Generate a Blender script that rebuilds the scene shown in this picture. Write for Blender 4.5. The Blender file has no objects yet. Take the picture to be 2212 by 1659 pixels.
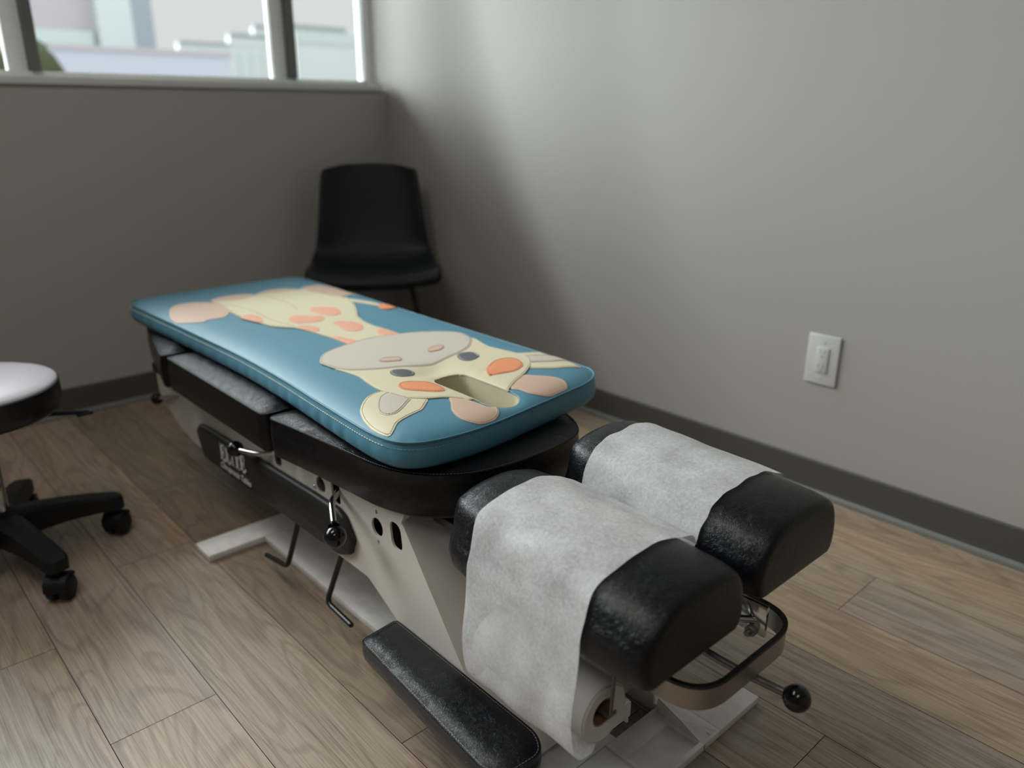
import bpy, bmesh, math, random
from mathutils import Vector, Matrix
from mathutils.geometry import delaunay_2d_cdt
R0 = random.Random(7)
PI = math.pi
sc = bpy.context.scene
COL = sc.collection

# ------------------------------------------------------------------ camera
cd = bpy.data.cameras.new('camera'); cam = bpy.data.objects.new('camera', cd); COL.objects.link(cam)
RM = ((0.7387773, -0.67394152, 0.00330537), (0.2187572, 0.24443563, 0.94466741), (0.63745854, 0.69717576, -0.32801305))
m = Matrix(((RM[0][0], RM[1][0], -RM[2][0], 0), (RM[0][1], RM[1][1], -RM[2][1], 0), (RM[0][2], RM[1][2], -RM[2][2], 1.0), (0, 0, 0, 1)))
cam.matrix_world = m
cd.sensor_width = 36; cd.lens = 1703.749 / 2212 * 36
cd.clip_start = .02; cd.clip_end = 400
cd.dof.use_dof = True; cd.dof.focus_distance = 1.25; cd.dof.aperture_fstop = 2.15
sc.camera = cam
sc.view_settings.view_transform = 'Standard'; sc.view_settings.look = 'None'
sc.view_settings.exposure = 0.0; sc.view_settings.gamma = 1.0; sc.view_settings.use_curve_mapping = False

# ------------------------------------------------------------------ sky: overcast, brighter overhead
w = bpy.data.worlds.new('overcast_sky'); sc.world = w; w.use_nodes = True
nt = w.node_tree; nt.nodes.clear()
wo = nt.nodes.new('ShaderNodeOutputWorld'); bg = nt.nodes.new('ShaderNodeBackground')
tc = nt.nodes.new('ShaderNodeTexCoord'); sx = nt.nodes.new('ShaderNodeSeparateXYZ'); rp = nt.nodes.new('ShaderNodeValToRGB')
sx = nt.nodes.new('ShaderNodeVectorMath'); sx.operation = 'DOT_PRODUCT'; sx.inputs[1].default_value = (-.40, .75, .53)   # brightest cloud: high, beyond the window
nt.links.new(tc.outputs['Generated'], sx.inputs[0]); nt.links.new(sx.outputs['Value'], rp.inputs[0])
nt.links.new(rp.outputs[0], bg.inputs[0]); nt.links.new(bg.outputs[0], wo.inputs[0])
e = rp.color_ramp.elements
e[0].position = 0.0; e[0].color = (.10, .10, .10, 1)
e[1].position = .95; e[1].color = (.95, .98, 1.0, 1)
k = e.new(.30); k.color = (.052, .052, .052, 1)
k = e.new(.715); k.color = (.052, .052, .052, 1)
k = e.new(.80); k.color = (.36, .37, .38, 1)
bg.inputs[1].default_value = 15

def area(name, loc, rot, sxx, syy, power, col=(1, 1, 1), portal=False):
    l = bpy.data.lights.new(name, 'AREA'); l.shape = 'RECTANGLE'; l.size = sxx; l.size_y = syy; l.energy = power; l.color = col
    if portal: l.cycles.is_portal = True
    o = bpy.data.objects.new(name, l); COL.objects.link(o); o.location = loc; o.rotation_euler = rot
    return o
# daylight portal over the window opening (sampling aid only, emits nothing of its own)
area('window_portal', (.02, 2.99, 1.78), (math.radians(-90), 0, 0), 3.8, 1.4, 1, portal=True)
# unseen fill lights added under the ceiling to lift floor and back wall
area('ceiling_fill_light', (-.6, -.6, 2.66), (0, 0, 0), 1.2, .6, 9, (1.0, .94, .87))
area('ceiling_fill_light', (-.3, 1.3, 2.66), (0, 0, 0), 1.2, .6, 17, (1.0, .94, .87))

# ------------------------------------------------------------------ helpers
def mesh_obj(name, me, mats, parent=None):
    o = bpy.data.objects.new(name, me); COL.objects.link(o)
    if not isinstance(mats, (list, tuple)): mats = [mats]
    for mm in mats: me.materials.append(mm)
    if parent is not None: o.parent = parent
    return o
def fin(name, bm, mats, parent=None, smooth=None, recalc=True):
    if recalc: bmesh.ops.recalc_face_normals(bm, faces=bm.faces)
    me = bpy.data.meshes.new(name); bm.to_mesh(me); bm.free()
    if smooth is not None:
        for p in me.polygons: p.use_smooth = True
        if smooth > 0: me.set_sharp_from_angle(angle=math.radians(smooth))
    return mesh_obj(name, me, mats, parent)
def empty(name, label, cat, loc=(0, 0, 0), rz=0, group=None):
    o = bpy.data.objects.new(name, None); COL.objects.link(o); o.location = loc; o.rotation_euler = (0, 0, rz)
    o.empty_display_size = .05
    o['label'] = label; o['category'] = cat
    if group: o['group'] = group
    return o
def tag(o, label, cat, group=None):
    o['label'] = label; o['category'] = cat
    if group: o['group'] = group
    return o
def struct(o): o['kind'] = 'structure'; return o
def box(bm, x0, x1, y0, y1, z0, z1, bev=0, seg=2, mat=None):
    r = bmesh.ops.create_cube(bm, size=1)
    if mat is None: mat = Matrix.Identity(4)
    vs = r['verts']
    for v in vs:
        v.co = mat @ Vector(((x0 + x1) / 2 + v.co.x * (x1 - x0), (y0 + y1) / 2 + v.co.y * (y1 - y0), (z0 + z1) / 2 + v.co.z * (z1 - z0)))
    if bev > 0:
        es = list({e for v in vs for e in v.link_edges})
        bmesh.ops.bevel(bm, geom=es, offset=bev, segments=seg, profile=.5, affect='EDGES')
def frames(pts):
    T = []
    n = len(pts)
    for i in range(n):
        a = pts[max(0, i - 1)]; b = pts[min(n - 1, i + 1)]
        T.append((Vector(b) - Vector(a)).normalized())
    up = Vector((0, 0, 1))
    if abs(T[0].dot(up)) > .9: up = Vector((1, 0, 0))
    out = []; nrm = (up - T[0] * up.dot(T[0])).normalized()
    for t in T:
        nrm = (nrm - t * nrm.dot(t)).normalized(); out.append((t, nrm, t.cross(nrm)))
    return out
def tube(bm, pts, r, seg=10, cap=True):
    pts = [Vector(p) for p in pts]; fr = frames(pts); rings = []
    for i, p in enumerate(pts):
        rr = r[i] if isinstance(r, (list, tuple)) else r
        t, n, b = fr[i]
        rings.append([bm.verts.new(p + (n * math.cos(a) + b * math.sin(a)) * rr) for a in [2 * PI * k / seg for k in range(seg)]])
    for i in range(len(rings) - 1):
        for k in range(seg):
            bm.faces.new((rings[i][k], rings[i][(k + 1) % seg], rings[i + 1][(k + 1) % seg], rings[i + 1][k]))
    if cap:
        bm.faces.new(rings[0][::-1]); bm.faces.new(rings[-1])
def bend(pts, r=.02, n=6):
    """polyline with rounded corners"""
    pts = [Vector(p) for p in pts]; out = [pts[0]]
    for i in range(1, len(pts) - 1):
        a, b, c = pts[i - 1], pts[i], pts[i + 1]
        d1 = (a - b); d2 = (c - b); rr = min(r, d1.length * .48, d2.length * .48)
        p1 = b + d1.normalized() * rr; p2 = b + d2.normalized() * rr
        for k in range(n + 1):
            t = k / n; out.append(p1 * (1 - t) ** 2 + b * 2 * t * (1 - t) + p2 * t ** 2)
    out.append(pts[-1]); return out
def ball(bm, c, r, u=24, v=16, mat=None):
    rr = bmesh.ops.create_uvsphere(bm, u_segments=u, v_segments=v, radius=r)
    for vv in rr['verts']:
        if mat: vv.co = mat @ vv.co
        vv.co += Vector(c)
def lathe(bm, prof, c=(0, 0, 0), seg=48):
    """prof: (r, z)"""
    c = Vector(c); rings = []
    for r, z in prof:
        if r < 1e-6: rings.append([bm.verts.new(c + Vector((0, 0, z)))])
        else: rings.append([bm.verts.new(c + Vector((r * math.cos(2 * PI * k / seg), r * math.sin(2 * PI * k / seg), z))) for k in range(seg)])
    for a, b in zip(rings[:-1], rings[1:]):
        for k in range(seg):
            k2 = (k + 1) % seg
            if len(a) == 1 and len(b) == 1: continue
            if len(a) == 1: bm.faces.new((a[0], b[k], b[k2]))
            elif len(b) == 1: bm.faces.new((a[k], a[k2], b[0]))
            else: bm.faces.new((a[k], a[k2], b[k2], b[k]))
def smooth_closed(pts, n=5):
    out = []; L = len(pts)
    for i in range(L):
        p0, p1, p2, p3 = [Vector(pts[(i + j) % L]) for j in (-1, 0, 1, 2)]
        for k in range(n):
            t = k / n
            out.append(.5 * ((2 * p1) + (-p0 + p2) * t + (2 * p0 - 5 * p1 + 4 * p2 - p3) * t * t + (-p0 + 3 * p1 - 3 * p2 + p3) * t ** 3))
    return out
def area2(p): return sum(p[i][0] * p[(i + 1) % len(p)][1] - p[(i + 1) % len(p)][0] * p[i][1] for i in range(len(p))) / 2
def ccw(p):
    p = [Vector((q[0], q[1])) for q in p]
    return p if area2(p) > 0 else p[::-1]
def round_poly(p, r, n=6):
    """round every corner of a closed polygon; r number or list"""
    p = ccw(p) if not isinstance(r, (list, tuple)) else [Vector(q) for q in p]
    out = []; L = len(p)
    for i in range(L):
        a, b, c = p[i - 1], p[i], p[(i + 1) % L]
        rr = r[i] if isinstance(r, (list, tuple)) else r
        d1 = a - b; d2 = c - b; rr = min(rr, d1.length * .49, d2.length * .49)
        p1 = b + d1.normalized() * rr; p2 = b + d2.normalized() * rr
        for k in range(n + 1):
            t = k / n; out.append(p1 * (1 - t) ** 2 + b * 2 * t * (1 - t) + p2 * t ** 2)
    return out
def inset(p, d):
    """offset inward (ccw polygon)"""
    L = len(p); out = []
    for i in range(L):
        t = (p[(i + 1) % L] - p[i - 1])
        if t.length < 1e-9: out.append(p[i].copy()); continue
        t.normalize(); out.append(p[i] + Vector((-t.y, t.x)) * d)
    return out
def resample(p, step, closed=True):
    P = list(p) + ([p[0]] if closed else []); out = []
    acc = 0; nxt = 0
    for a, b in zip(P[:-1], P[1:]):
        l = (b - a).length
        while nxt <= acc + l + 1e-12 and l > 1e-12:
            out.append(a + (b - a) * ((nxt - acc) / l)); nxt += step
        acc += l
    return out
def inside(p, q):
    c = False; n = len(p); j = n - 1
    for i in range(n):
        if (p[i][1] > q[1]) != (p[j][1] > q[1]) and q[0] < (p[j][0] - p[i][0]) * (q[1] - p[i][1]) / (p[j][1] - p[i][1]) + p[i][0]: c = not c
        j = i
    return c
def plate(bm, outline, holes, fn, th):
    """flat plate with holes; fn(u,v,w) -> 3D point, w in 0..th"""
    vs = [Vector(q[:2]) for q in outline]; faces = [list(range(len(vs)))]; loops = [list(range(len(vs)))]
    for h in holes:
        s = len(vs); vs += [Vector(q[:2]) for q in h]; loops.append(list(range(s, len(vs))))
    edges = [(l[i], l[(i + 1) % len(l)]) for l in loops for i in range(len(l))]
    V, E, F, ov, oe, of = delaunay_2d_cdt(vs, edges, [], 1, 1e-6)
    keep = []
    for f in F:
        c = sum((V[i] for i in f), Vector((0, 0))) / len(f)
        if inside(vs[:len(outline)], c) and not any(inside(h, c) for h in holes): keep.append(f)
    a = [bm.verts.new(fn(v.x, v.y, 0)) for v in V]; b = [bm.verts.new(fn(v.x, v.y, th)) for v in V]
    for f in keep: bm.faces.new([a[i] for i in f]); bm.faces.new([b[i] for i in reversed(f)])
    cnt = {}
    for f in keep:
        for i in range(len(f)):
            kx = (f[i], f[(i + 1) % len(f)]); cnt[kx] = 1
    for (i, j) in list(cnt):
        if (j, i) not in cnt: bm.faces.new((a[j], a[i], b[i], b[j]))
    for v in a + b:
        if not v.link_faces: bm.verts.remove(v)
def pillow(bm, outline, z0, zs, zt, rb=.006, crown=.035, belly=.003, tilt=None):
    """upholstered pad: outline ccw list at seam, bottom z0, seam zs, domed to zt"""
    T = tilt or (lambda x, y: 0)
    rings = []
    def ring(ins, z): rings.append([bm.verts.new((q.x, q.y, z + T(q.x, q.y))) for q in inset(outline, ins)])
    ring(rb, z0); ring(0, z0 + rb); ring(-belly, z0 * .55 + zs * .45); ring(-belly, z0 * .3 + zs * .7); ring(-.0005, zs - .0035)
    ring(-.0018, zs - .0015); ring(-.0016, zs + .0006); ring(.0012, zs + .0004)
    for r1, r2 in zip(rings[:-1], rings[1:]):
        n = len(r1)
        for i in range(n): bm.faces.new((r1[i], r1[(i + 1) % n], r2[(i + 1) % n], r2[i]))
    bm.faces.new(rings[0][::-1])
    ed = inset(outline, .0012); n = len(ed); V0 = list(ed); coarse = resample(ed, .02)
    xs = [q.x for q in ed]; ys = [q.y for q in ed]; g = max(.006, (max(ys) - min(ys)) / 45)
    ii = 0
    x = min(xs) + g / 2
    while x < max(xs):
        y = min(ys) + g / 2
        while y < max(ys):
            q = Vector((x, y))
            if inside(ed, q) and min((q - e_).length for e_ in ed) > g * .45: V0.append(q)
            y += g
        x += g
    V, E_, F, a_, b_, c_ = delaunay_2d_cdt(V0, [(i, (i + 1) % n) for i in range(n)], [], 1, 1e-7)
    def pd(q):
        b = 9
        for i in range(len(coarse)):
            a = coarse[i]; c = coarse[(i + 1) % len(coarse)]; e_ = c - a; l = e_.length_squared
            if l < 1e-14: continue
            t = max(0, min(1, (q - a).dot(e_) / l)); b = min(b, (q - (a + e_ * t)).length)
        return b
    vv = []
    for i, q in enumerate(V):
        if i < n: vv.append(rings[-1][i])
        else:
            t = min(1, pd(q) / crown); vv.append(bm.verts.new((q.x, q.y, zs + .0004 + (zt - zs) * (1 - (1 - t) ** 2) + T(q.x, q.y))))
    for f in F:
        c = sum((V[i] for i in f), Vector((0, 0))) / len(f)
        if inside(ed, c):
            try: bm.faces.new([vv[i] for i in f])
            except ValueError: pass
    for v in vv:
        if not v.link_faces: bm.verts.remove(v)

# ------------------------------------------------------------------ materials
def mat(name, col, rough=.5, metal=0, spec=.5, bump=None, var=None, **kw):
    m = bpy.data.materials.new(name); m.use_nodes = True; n = m.node_tree.nodes; L = m.node_tree.links
    b = n['Principled BSDF']; b.inputs['Base Color'].default_value = (*col, 1); b.inputs['Roughness'].default_value = rough
    b.inputs['Metallic'].default_value = metal; b.inputs['Specular IOR Level'].default_value = spec
    for k, v in kw.items(): b.inputs[k].default_value = v
    tc = n.new('ShaderNodeTexCoord')
    if bump:                                  # list of (scale, strength, distance, detail, stretch)
        prev = None
        for (s, st, dist, det, stretch) in bump:
            mp = n.new('ShaderNodeMapping'); mp.inputs['Scale'].default_value = stretch
            nz = n.new('ShaderNodeTexNoise'); nz.inputs['Scale'].default_value = s; nz.inputs['Detail'].default_value = det
            bp = n.new('ShaderNodeBump'); bp.inputs['Strength'].default_value = st; bp.inputs['Distance'].default_value = dist
            L.new(tc.outputs['Object'], mp.inputs[0]); L.new(mp.outputs[0], nz.inputs['Vector']); L.new(nz.outputs['Fac'], bp.inputs['Height'])
            if prev: L.new(prev.outputs[0], bp.inputs['Normal'])
            prev = bp
        L.new(prev.outputs[0], b.inputs['Normal'])
    if var:                                   # (scale, amount, second colour)
        s, amt, c2 = var
        nz = n.new('ShaderNodeTexNoise'); nz.inputs['Scale'].default_value = s; nz.inputs['Detail'].default_value = 6
        mr = n.new('ShaderNodeMapRange'); mr.inputs[1].default_value = .35; mr.inputs[2].default_value = .7; mr.inputs[3].default_value = 0; mr.inputs[4].default_value = amt
        mx = n.new('ShaderNodeMixRGB'); mx.inputs[1].default_value = (*col, 1); mx.inputs[2].default_value = (*c2, 1)
        L.new(tc.outputs['Object'], nz.inputs['Vector']); L.new(nz.outputs['Fac'], mr.inputs[0]); L.new(mr.outputs[0], mx.inputs[0]); L.new(mx.outputs[0], b.inputs['Base Color'])
    return m
one = (1, 1, 1)
def vinyl(name, col, rough, coarse=.5, fine=.3, wr=90, dist_=.0008):
    """leather-like: warped ridges plus fine grain"""
    m = mat(name, col, rough); n = m.node_tree.nodes; L = m.node_tree.links; b = n['Principled BSDF']
    tc = n.new('ShaderNodeTexCoord')
    nz = n.new('ShaderNodeTexNoise'); nz.inputs['Scale'].default_value = wr * .25; nz.inputs['Detail'].default_value = 3
    mix = n.new('ShaderNodeVectorMath'); mix.operation = 'MULTIPLY_ADD'; mix.inputs[1].default_value = (.035, .035, .035)
    L.new(tc.outputs['Object'], nz.inputs['Vector']); L.new(nz.outputs['Color'], mix.inputs[0]); L.new(tc.outputs['Object'], mix.inputs[2])
    mp = n.new('ShaderNodeMapping'); mp.inputs['Scale'].default_value = (1, 2.1, 1.3); L.new(mix.outputs[0], mp.inputs[0])
    v = n.new('ShaderNodeTexNoise'); v.inputs['Scale'].default_value = wr; v.inputs['Detail'].default_value = 2.5; v.inputs['Distortion'].default_value = 1.2
    L.new(mp.outputs[0], v.inputs['Vector'])
    f = n.new('ShaderNodeTexNoise'); f.inputs['Scale'].default_value = 900; f.inputs['Detail'].default_value = 2
    L.new(tc.outputs['Object'], f.inputs['Vector'])
    b1 = n.new('ShaderNodeBump'); b1.inputs['Strength'].default_value = coarse; b1.inputs['Distance'].default_value = dist_
    b2 = n.new('ShaderNodeBump'); b2.inputs['Strength'].default_value = fine; b2.inputs['Distance'].default_value = .0002
    L.new(v.outputs['Fac'], b1.inputs['Height']); L.new(f.outputs['Fac'], b2.inputs['Height']); L.new(b1.outputs[0], b2.inputs['Normal'])
    L.new(b2.outputs[0], b.inputs['Normal'])
    return m
M = {}
M['black_vinyl'] = vinyl('black_vinyl', (.0035, .0042, .006), .29, .42, .2, 215, .0016)
M['black_vinyl'].node_tree.nodes['Principled BSDF'].inputs['Specular IOR Level'].default_value = .34
M['blue_vinyl'] = vinyl('blue_vinyl', (.066, .215, .300), .46, .07, .25, 30)
M['cream'] = vinyl('cream_vinyl', (.62, .565, .39), .5, .06, .5, 60)
M['muzzle'] = vinyl('stone_grey_vinyl', (.52, .475, .405), .55, .08, .8, 110)
M['beige'] = vinyl('pink_beige_vinyl', (.56, .395, .30), .5, .10, .8, 90)
M['orange'] = vinyl('orange_vinyl', (.72, .27, .12), .5, .12, .8, 100)
M['salmon'] = vinyl('salmon_vinyl', (.74, .36, .24), .5, .10, .6, 90)
M['slate'] = vinyl('slate_grey_vinyl', (.09, .10, .12), .5, .1, .8, 100)
M['thread'] = mat('pale_thread', (.72, .70, .55), .7)
M['thread_brown'] = mat('brown_thread', (.30, .20, .10), .7)
M['blue_thread'] = mat('blue_thread', (.16, .36, .42), .6)
M['white_metal'] = mat('white_powder_coat', (.66, .62, .57), .42, bump=[(500, .05, .0005, 2, one)])
M['base_metal'] = mat('scuffed_white_powder_coat', (.78, .77, .74), .5, bump=[(300, .06, .0005, 2, one)], var=(30, .28, (.36, .35, .33)))
M['steel'] = mat('brushed_steel', (.34, .32, .29), .36, 1, bump=[(60, .08, .0004, 3, (1, 1, 14))])
M['chrome'] = mat('chrome', (.62, .62, .62), .14, 1)
M['gunmetal'] = mat('dull_grey_steel', (.22, .21, .21), .4, .8)
M['black_gloss'] = mat('black_gloss_plastic', (.006, .006, .007), .08)
M['black_plastic'] = mat('black_plastic', (.008, .010, .013), .50, spec=.32, bump=[(700, .1, .0003, 2, one)])
M['black_paint'] = mat('black_painted_steel', (.006, .006, .007), .28)
M['rubber'] = mat('black_rubber', (.008, .008, .009), .5)
M['dark_void'] = mat('dark_interior_steel', (.02, .02, .02), .7)
M['wall'] = mat('grey_wall_paint', (.40, .39, .365), .62, bump=[(260, .12, .0012, 3, one)], var=(1.1, .25, (.385, .385, .37)))
M['wallback'] = M['wall']
M['ceiling'] = mat('white_ceiling_paint', (.75, .75, .73), .8)
M['cove'] = mat('dark_grey_vinyl_cove_base', (.075, .073, .062), .5, bump=[(40, .05, .001, 2, one)])
M['cove_toe'] = mat('light_grey_caulk', (.17, .18, .17), .55)
M['frame_dark'] = mat('grey_aluminium_frame', (.16, .16, .16), .45, .3)
M['frame_white'] = mat('white_window_frame', (.84, .88, .86), .5)
M['sill'] = mat('painted_sill', (.62, .64, .62), .5)
M['white_plastic'] = mat('white_plastic', (.60, .61, .59), .35)
M['slot'] = mat('grey_slot', (.30, .31, .29), .6)
M['gasket'] = mat('white_lettering', (.72, .70, .66), .5)
M['cardboard'] = mat('brown_cardboard', (.20, .11, .06), .8)
M['seat_top'] = mat('pale_lavender_top', (.56, .54, .60), .4, bump=[(500, .1, .0003, 2, one)])  # even pale lavender over the top of the black seat
M['seat_vinyl'] = mat('stool_vinyl', (.012, .012, .014), .30, bump=[(500, .1, .0003, 2, one)])

def glass_mat():
    m = bpy.data.materials.new('window_glass'); m.use_nodes = True; n = m.node_tree.nodes; L = m.node_tree.links; n.clear()
    o = n.new('ShaderNodeOutputMaterial'); t = n.new('ShaderNodeBsdfTransparent'); g = n.new('ShaderNodeBsdfGlossy'); mx = n.new('ShaderNodeMixShader'); fr = n.new('ShaderNodeFresnel')
    t.inputs[0].default_value = (.95, .97, .96, 1); g.inputs['Roughness'].default_value = .02; fr.inputs[0].default_value = 1.25
    L.new(fr.outputs[0], mx.inputs[0]); L.new(t.outputs[0], mx.inputs[1]); L.new(g.outputs[0], mx.inputs[2]); L.new(mx.outputs[0], o.inputs[0]); return m
M['glass'] = glass_mat()
def paper_mat():
    m = bpy.data.materials.new('crepe_exam_paper'); m.use_nodes = True; n = m.node_tree.nodes; L = m.node_tree.links
    b = n['Principled BSDF']; b.inputs['Roughness'].default_value = .75; b.inputs['Specular IOR Level'].default_value = .2
    tc = n.new('ShaderNodeTexCoord')
    nz = n.new('ShaderNodeTexNoise'); nz.inputs['Scale'].default_value = 190; nz.inputs['Detail'].default_value = 7; nz.inputs['Roughness'].default_value = .7; nz.inputs['Distortion'].default_value = .6
    n2 = n.new('ShaderNodeTexNoise'); n2.inputs['Scale'].default_value = 16; n2.inputs['Detail'].default_value = 4
    ad = n.new('ShaderNodeMath'); ad.operation = 'MULTIPLY_ADD'; ad.inputs[1].default_value = .55; 
    m2 = n.new('ShaderNodeMath'); m2.operation = 'MULTIPLY'; m2.inputs[1].default_value = .45
    L.new(tc.outputs['Object'], nz.inputs['Vector']); L.new(tc.outputs['Object'], n2.inputs['Vector'])
    L.new(n2.outputs['Fac'], m2.inputs[0]); L.new(nz.outputs['Fac'], ad.inputs[0]); L.new(m2.outputs[0], ad.inputs[2])
    cr = n.new('ShaderNodeValToRGB'); cr.color_ramp.elements[0].position = .34; cr.color_ramp.elements[0].color = (.62, .62, .635, 1)
    cr.color_ramp.elements[1].position = .66; cr.color_ramp.elements[1].color = (.90, .91, .93, 1)
    L.new(ad.outputs[0], cr.inputs[0]); L.new(cr.outputs[0], b.inputs['Base Color'])
    bp = n.new('ShaderNodeBump'); bp.inputs['Strength'].default_value = .22; bp.inputs['Distance'].default_value = .001; L.new(nz.outputs['Fac'], bp.inputs['Height']); L.new(bp.outputs[0], b.inputs['Normal'])
    tr = n.new('ShaderNodeBsdfTranslucent'); L.new(cr.outputs[0], tr.inputs[0]); mx = n.new('ShaderNodeMixShader'); mx.inputs[0].default_value = .22
    L.new(b.outputs[0], mx.inputs[1]); L.new(tr.outputs[0], mx.inputs[2])
    tp = n.new('ShaderNodeBsdfTransparent'); m3 = n.new('ShaderNodeMixShader'); th_ = n.new('ShaderNodeMapRange')      # thin spots of the crepe let the pad show through
    th_.inputs[1].default_value = .35; th_.inputs[2].default_value = .65; th_.inputs[3].default_value = .26; th_.inputs[4].default_value = .08
    L.new(ad.outputs[0], th_.inputs[0]); L.new(th_.outputs[0], m3.inputs[0]); L.new(mx.outputs[0], m3.inputs[1]); L.new(tp.outputs[0], m3.inputs[2]); L.new(m3.outputs[0], n['Material Output'].inputs[0])
    return m
M['paper'] = paper_mat()
M['paper_roll'] = mat('white_paper_roll', (.62, .60, .57), .8)
def wood_mat():
    m = bpy.data.materials.new('weathered_oak_plank'); m.use_nodes = True; n = m.node_tree.nodes; L = m.node_tree.links; b = n['Principled BSDF']
    at = n.new('ShaderNodeAttribute'); at.attribute_name = 'grain'; at.attribute_type = 'GEOMETRY'
    tn = n.new('ShaderNodeAttribute'); tn.attribute_name = 'tone'; tn.attribute_type = 'GEOMETRY'
    def mp(scale):
        q = n.new('ShaderNodeMapping'); q.inputs['Scale'].default_value = scale; L.new(at.outputs['Vector'], q.inputs[0]); return q
    def noise(scale, sc_, det, dist=0, rough=.5):
        q = n.new('ShaderNodeTexNoise'); q.inputs['Scale'].default_value = sc_; q.inputs['Detail'].default_value = det; q.inputs['Distortion'].default_value = dist; q.inputs['Roughness'].default_value = rough
        L.new(mp(scale).outputs[0], q.inputs['Vector']); return q
    def mixc(f, a, c, typ='MIX'):
        q = n.new('ShaderNodeMixRGB'); q.blend_type = typ
        for i, x in ((0, f), (1, a), (2, c)):
            if hasattr(x, 'links') or hasattr(x, 'is_output'): L.new(x, q.inputs[i])
            elif isinstance(x, tuple): q.inputs[i].default_value = (*x, 1)
            else: q.inputs[i].default_value = x
        return q.outputs[0]
    def ramp(src, p0, p1, v0=0, v1=1):
        q = n.new('ShaderNodeMapRange'); q.inputs[1].default_value = p0; q.inputs[2].default_value = p1; q.inputs[3].default_value = v0; q.inputs[4].default_value = v1
        L.new(src, q.inputs[0]); return q.outputs[0]
    zone = noise((5, .55, 1), 1.0, 2, .3)          # broad warm / grey zones
    # growth rings: distorted distance field -> sine
    warp = noise((4.2, .75, 1), 1.0, 3, .2)
    mu = n.new('ShaderNodeMath'); mu.operation = 'MULTIPLY'; mu.inputs[1].default_value = 150; L.new(warp.outputs['Fac'], mu.inputs[0])
    si = n.new('ShaderNodeMath'); si.operation = 'SINE'; L.new(mu.outputs[0], si.inputs[0])
    rings = ramp(si.outputs[0], .25, 1.0)
    fib = noise((330, 6.0, 1), 1.0, 4, .3, .65)      # fine fibres
    fib2 = noise((110, 2.2, 1), 1.0, 4, .5)
    knot = n.new('ShaderNodeTexVoronoi'); knot.inputs['Scale'].default_value = 1; L.new(mp((7, 2.2, 1)).outputs[0], knot.inputs['Vector'])
    kf = ramp(knot.outputs['Distance'], .02, .085, 1, 0)
    c = mixc(ramp(zone.outputs['Fac'], .42, .62), (.335, .283, .240), (.375, .283, .195))
    c = mixc(ramp(fib2.outputs['Fac'], .35, .7, 0, .6), c, (.205, .155, .118))
    m1 = n.new('ShaderNodeMath'); m1.operation = 'MULTIPLY'; m1.inputs[1].default_value = .50; L.new(rings, m1.inputs[0])
    c = mixc(m1.outputs[0], c, (.170, .122, .088))
    c = mixc(ramp(fib.outputs['Fac'], .42, .75, 0, .5), c, (.45, .395, .34))
    c = mixc(ramp(fib.outputs['Fac'], .30, .48, .5, 0), c, (.125, .098, .078))
    km = n.new('ShaderNodeMath'); km.operation = 'MULTIPLY'; km.inputs[1].default_value = .65; L.new(kf, km.inputs[0])
    c = mixc(km.outputs[0], c, (.10, .07, .05))
    c = mixc(1.0, c, tn.outputs['Color'], 'MULTIPLY')
    L.new(c, b.inputs['Base Color']); b.inputs['Roughness'].default_value = .42; b.inputs['Specular IOR Level'].default_value = .4
    bp = n.new('ShaderNodeBump'); bp.inputs['Strength'].default_value = .35; bp.inputs['Distance'].default_value = .0006
    ad = n.new('ShaderNodeMath'); ad.operation = 'MULTIPLY_ADD'; ad.inputs[1].default_value = -.35; L.new(rings, ad.inputs[0]); L.new(fib.outputs['Fac'], ad.inputs[2])
    L.new(ad.outputs[0], bp.inputs['Height']); L.new(bp.outputs[0], b.inputs['Normal'])
    return m
M['wood'] = wood_mat()
M['gap'] = mat('plank_gap', (.015, .012, .012), .9)

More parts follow.
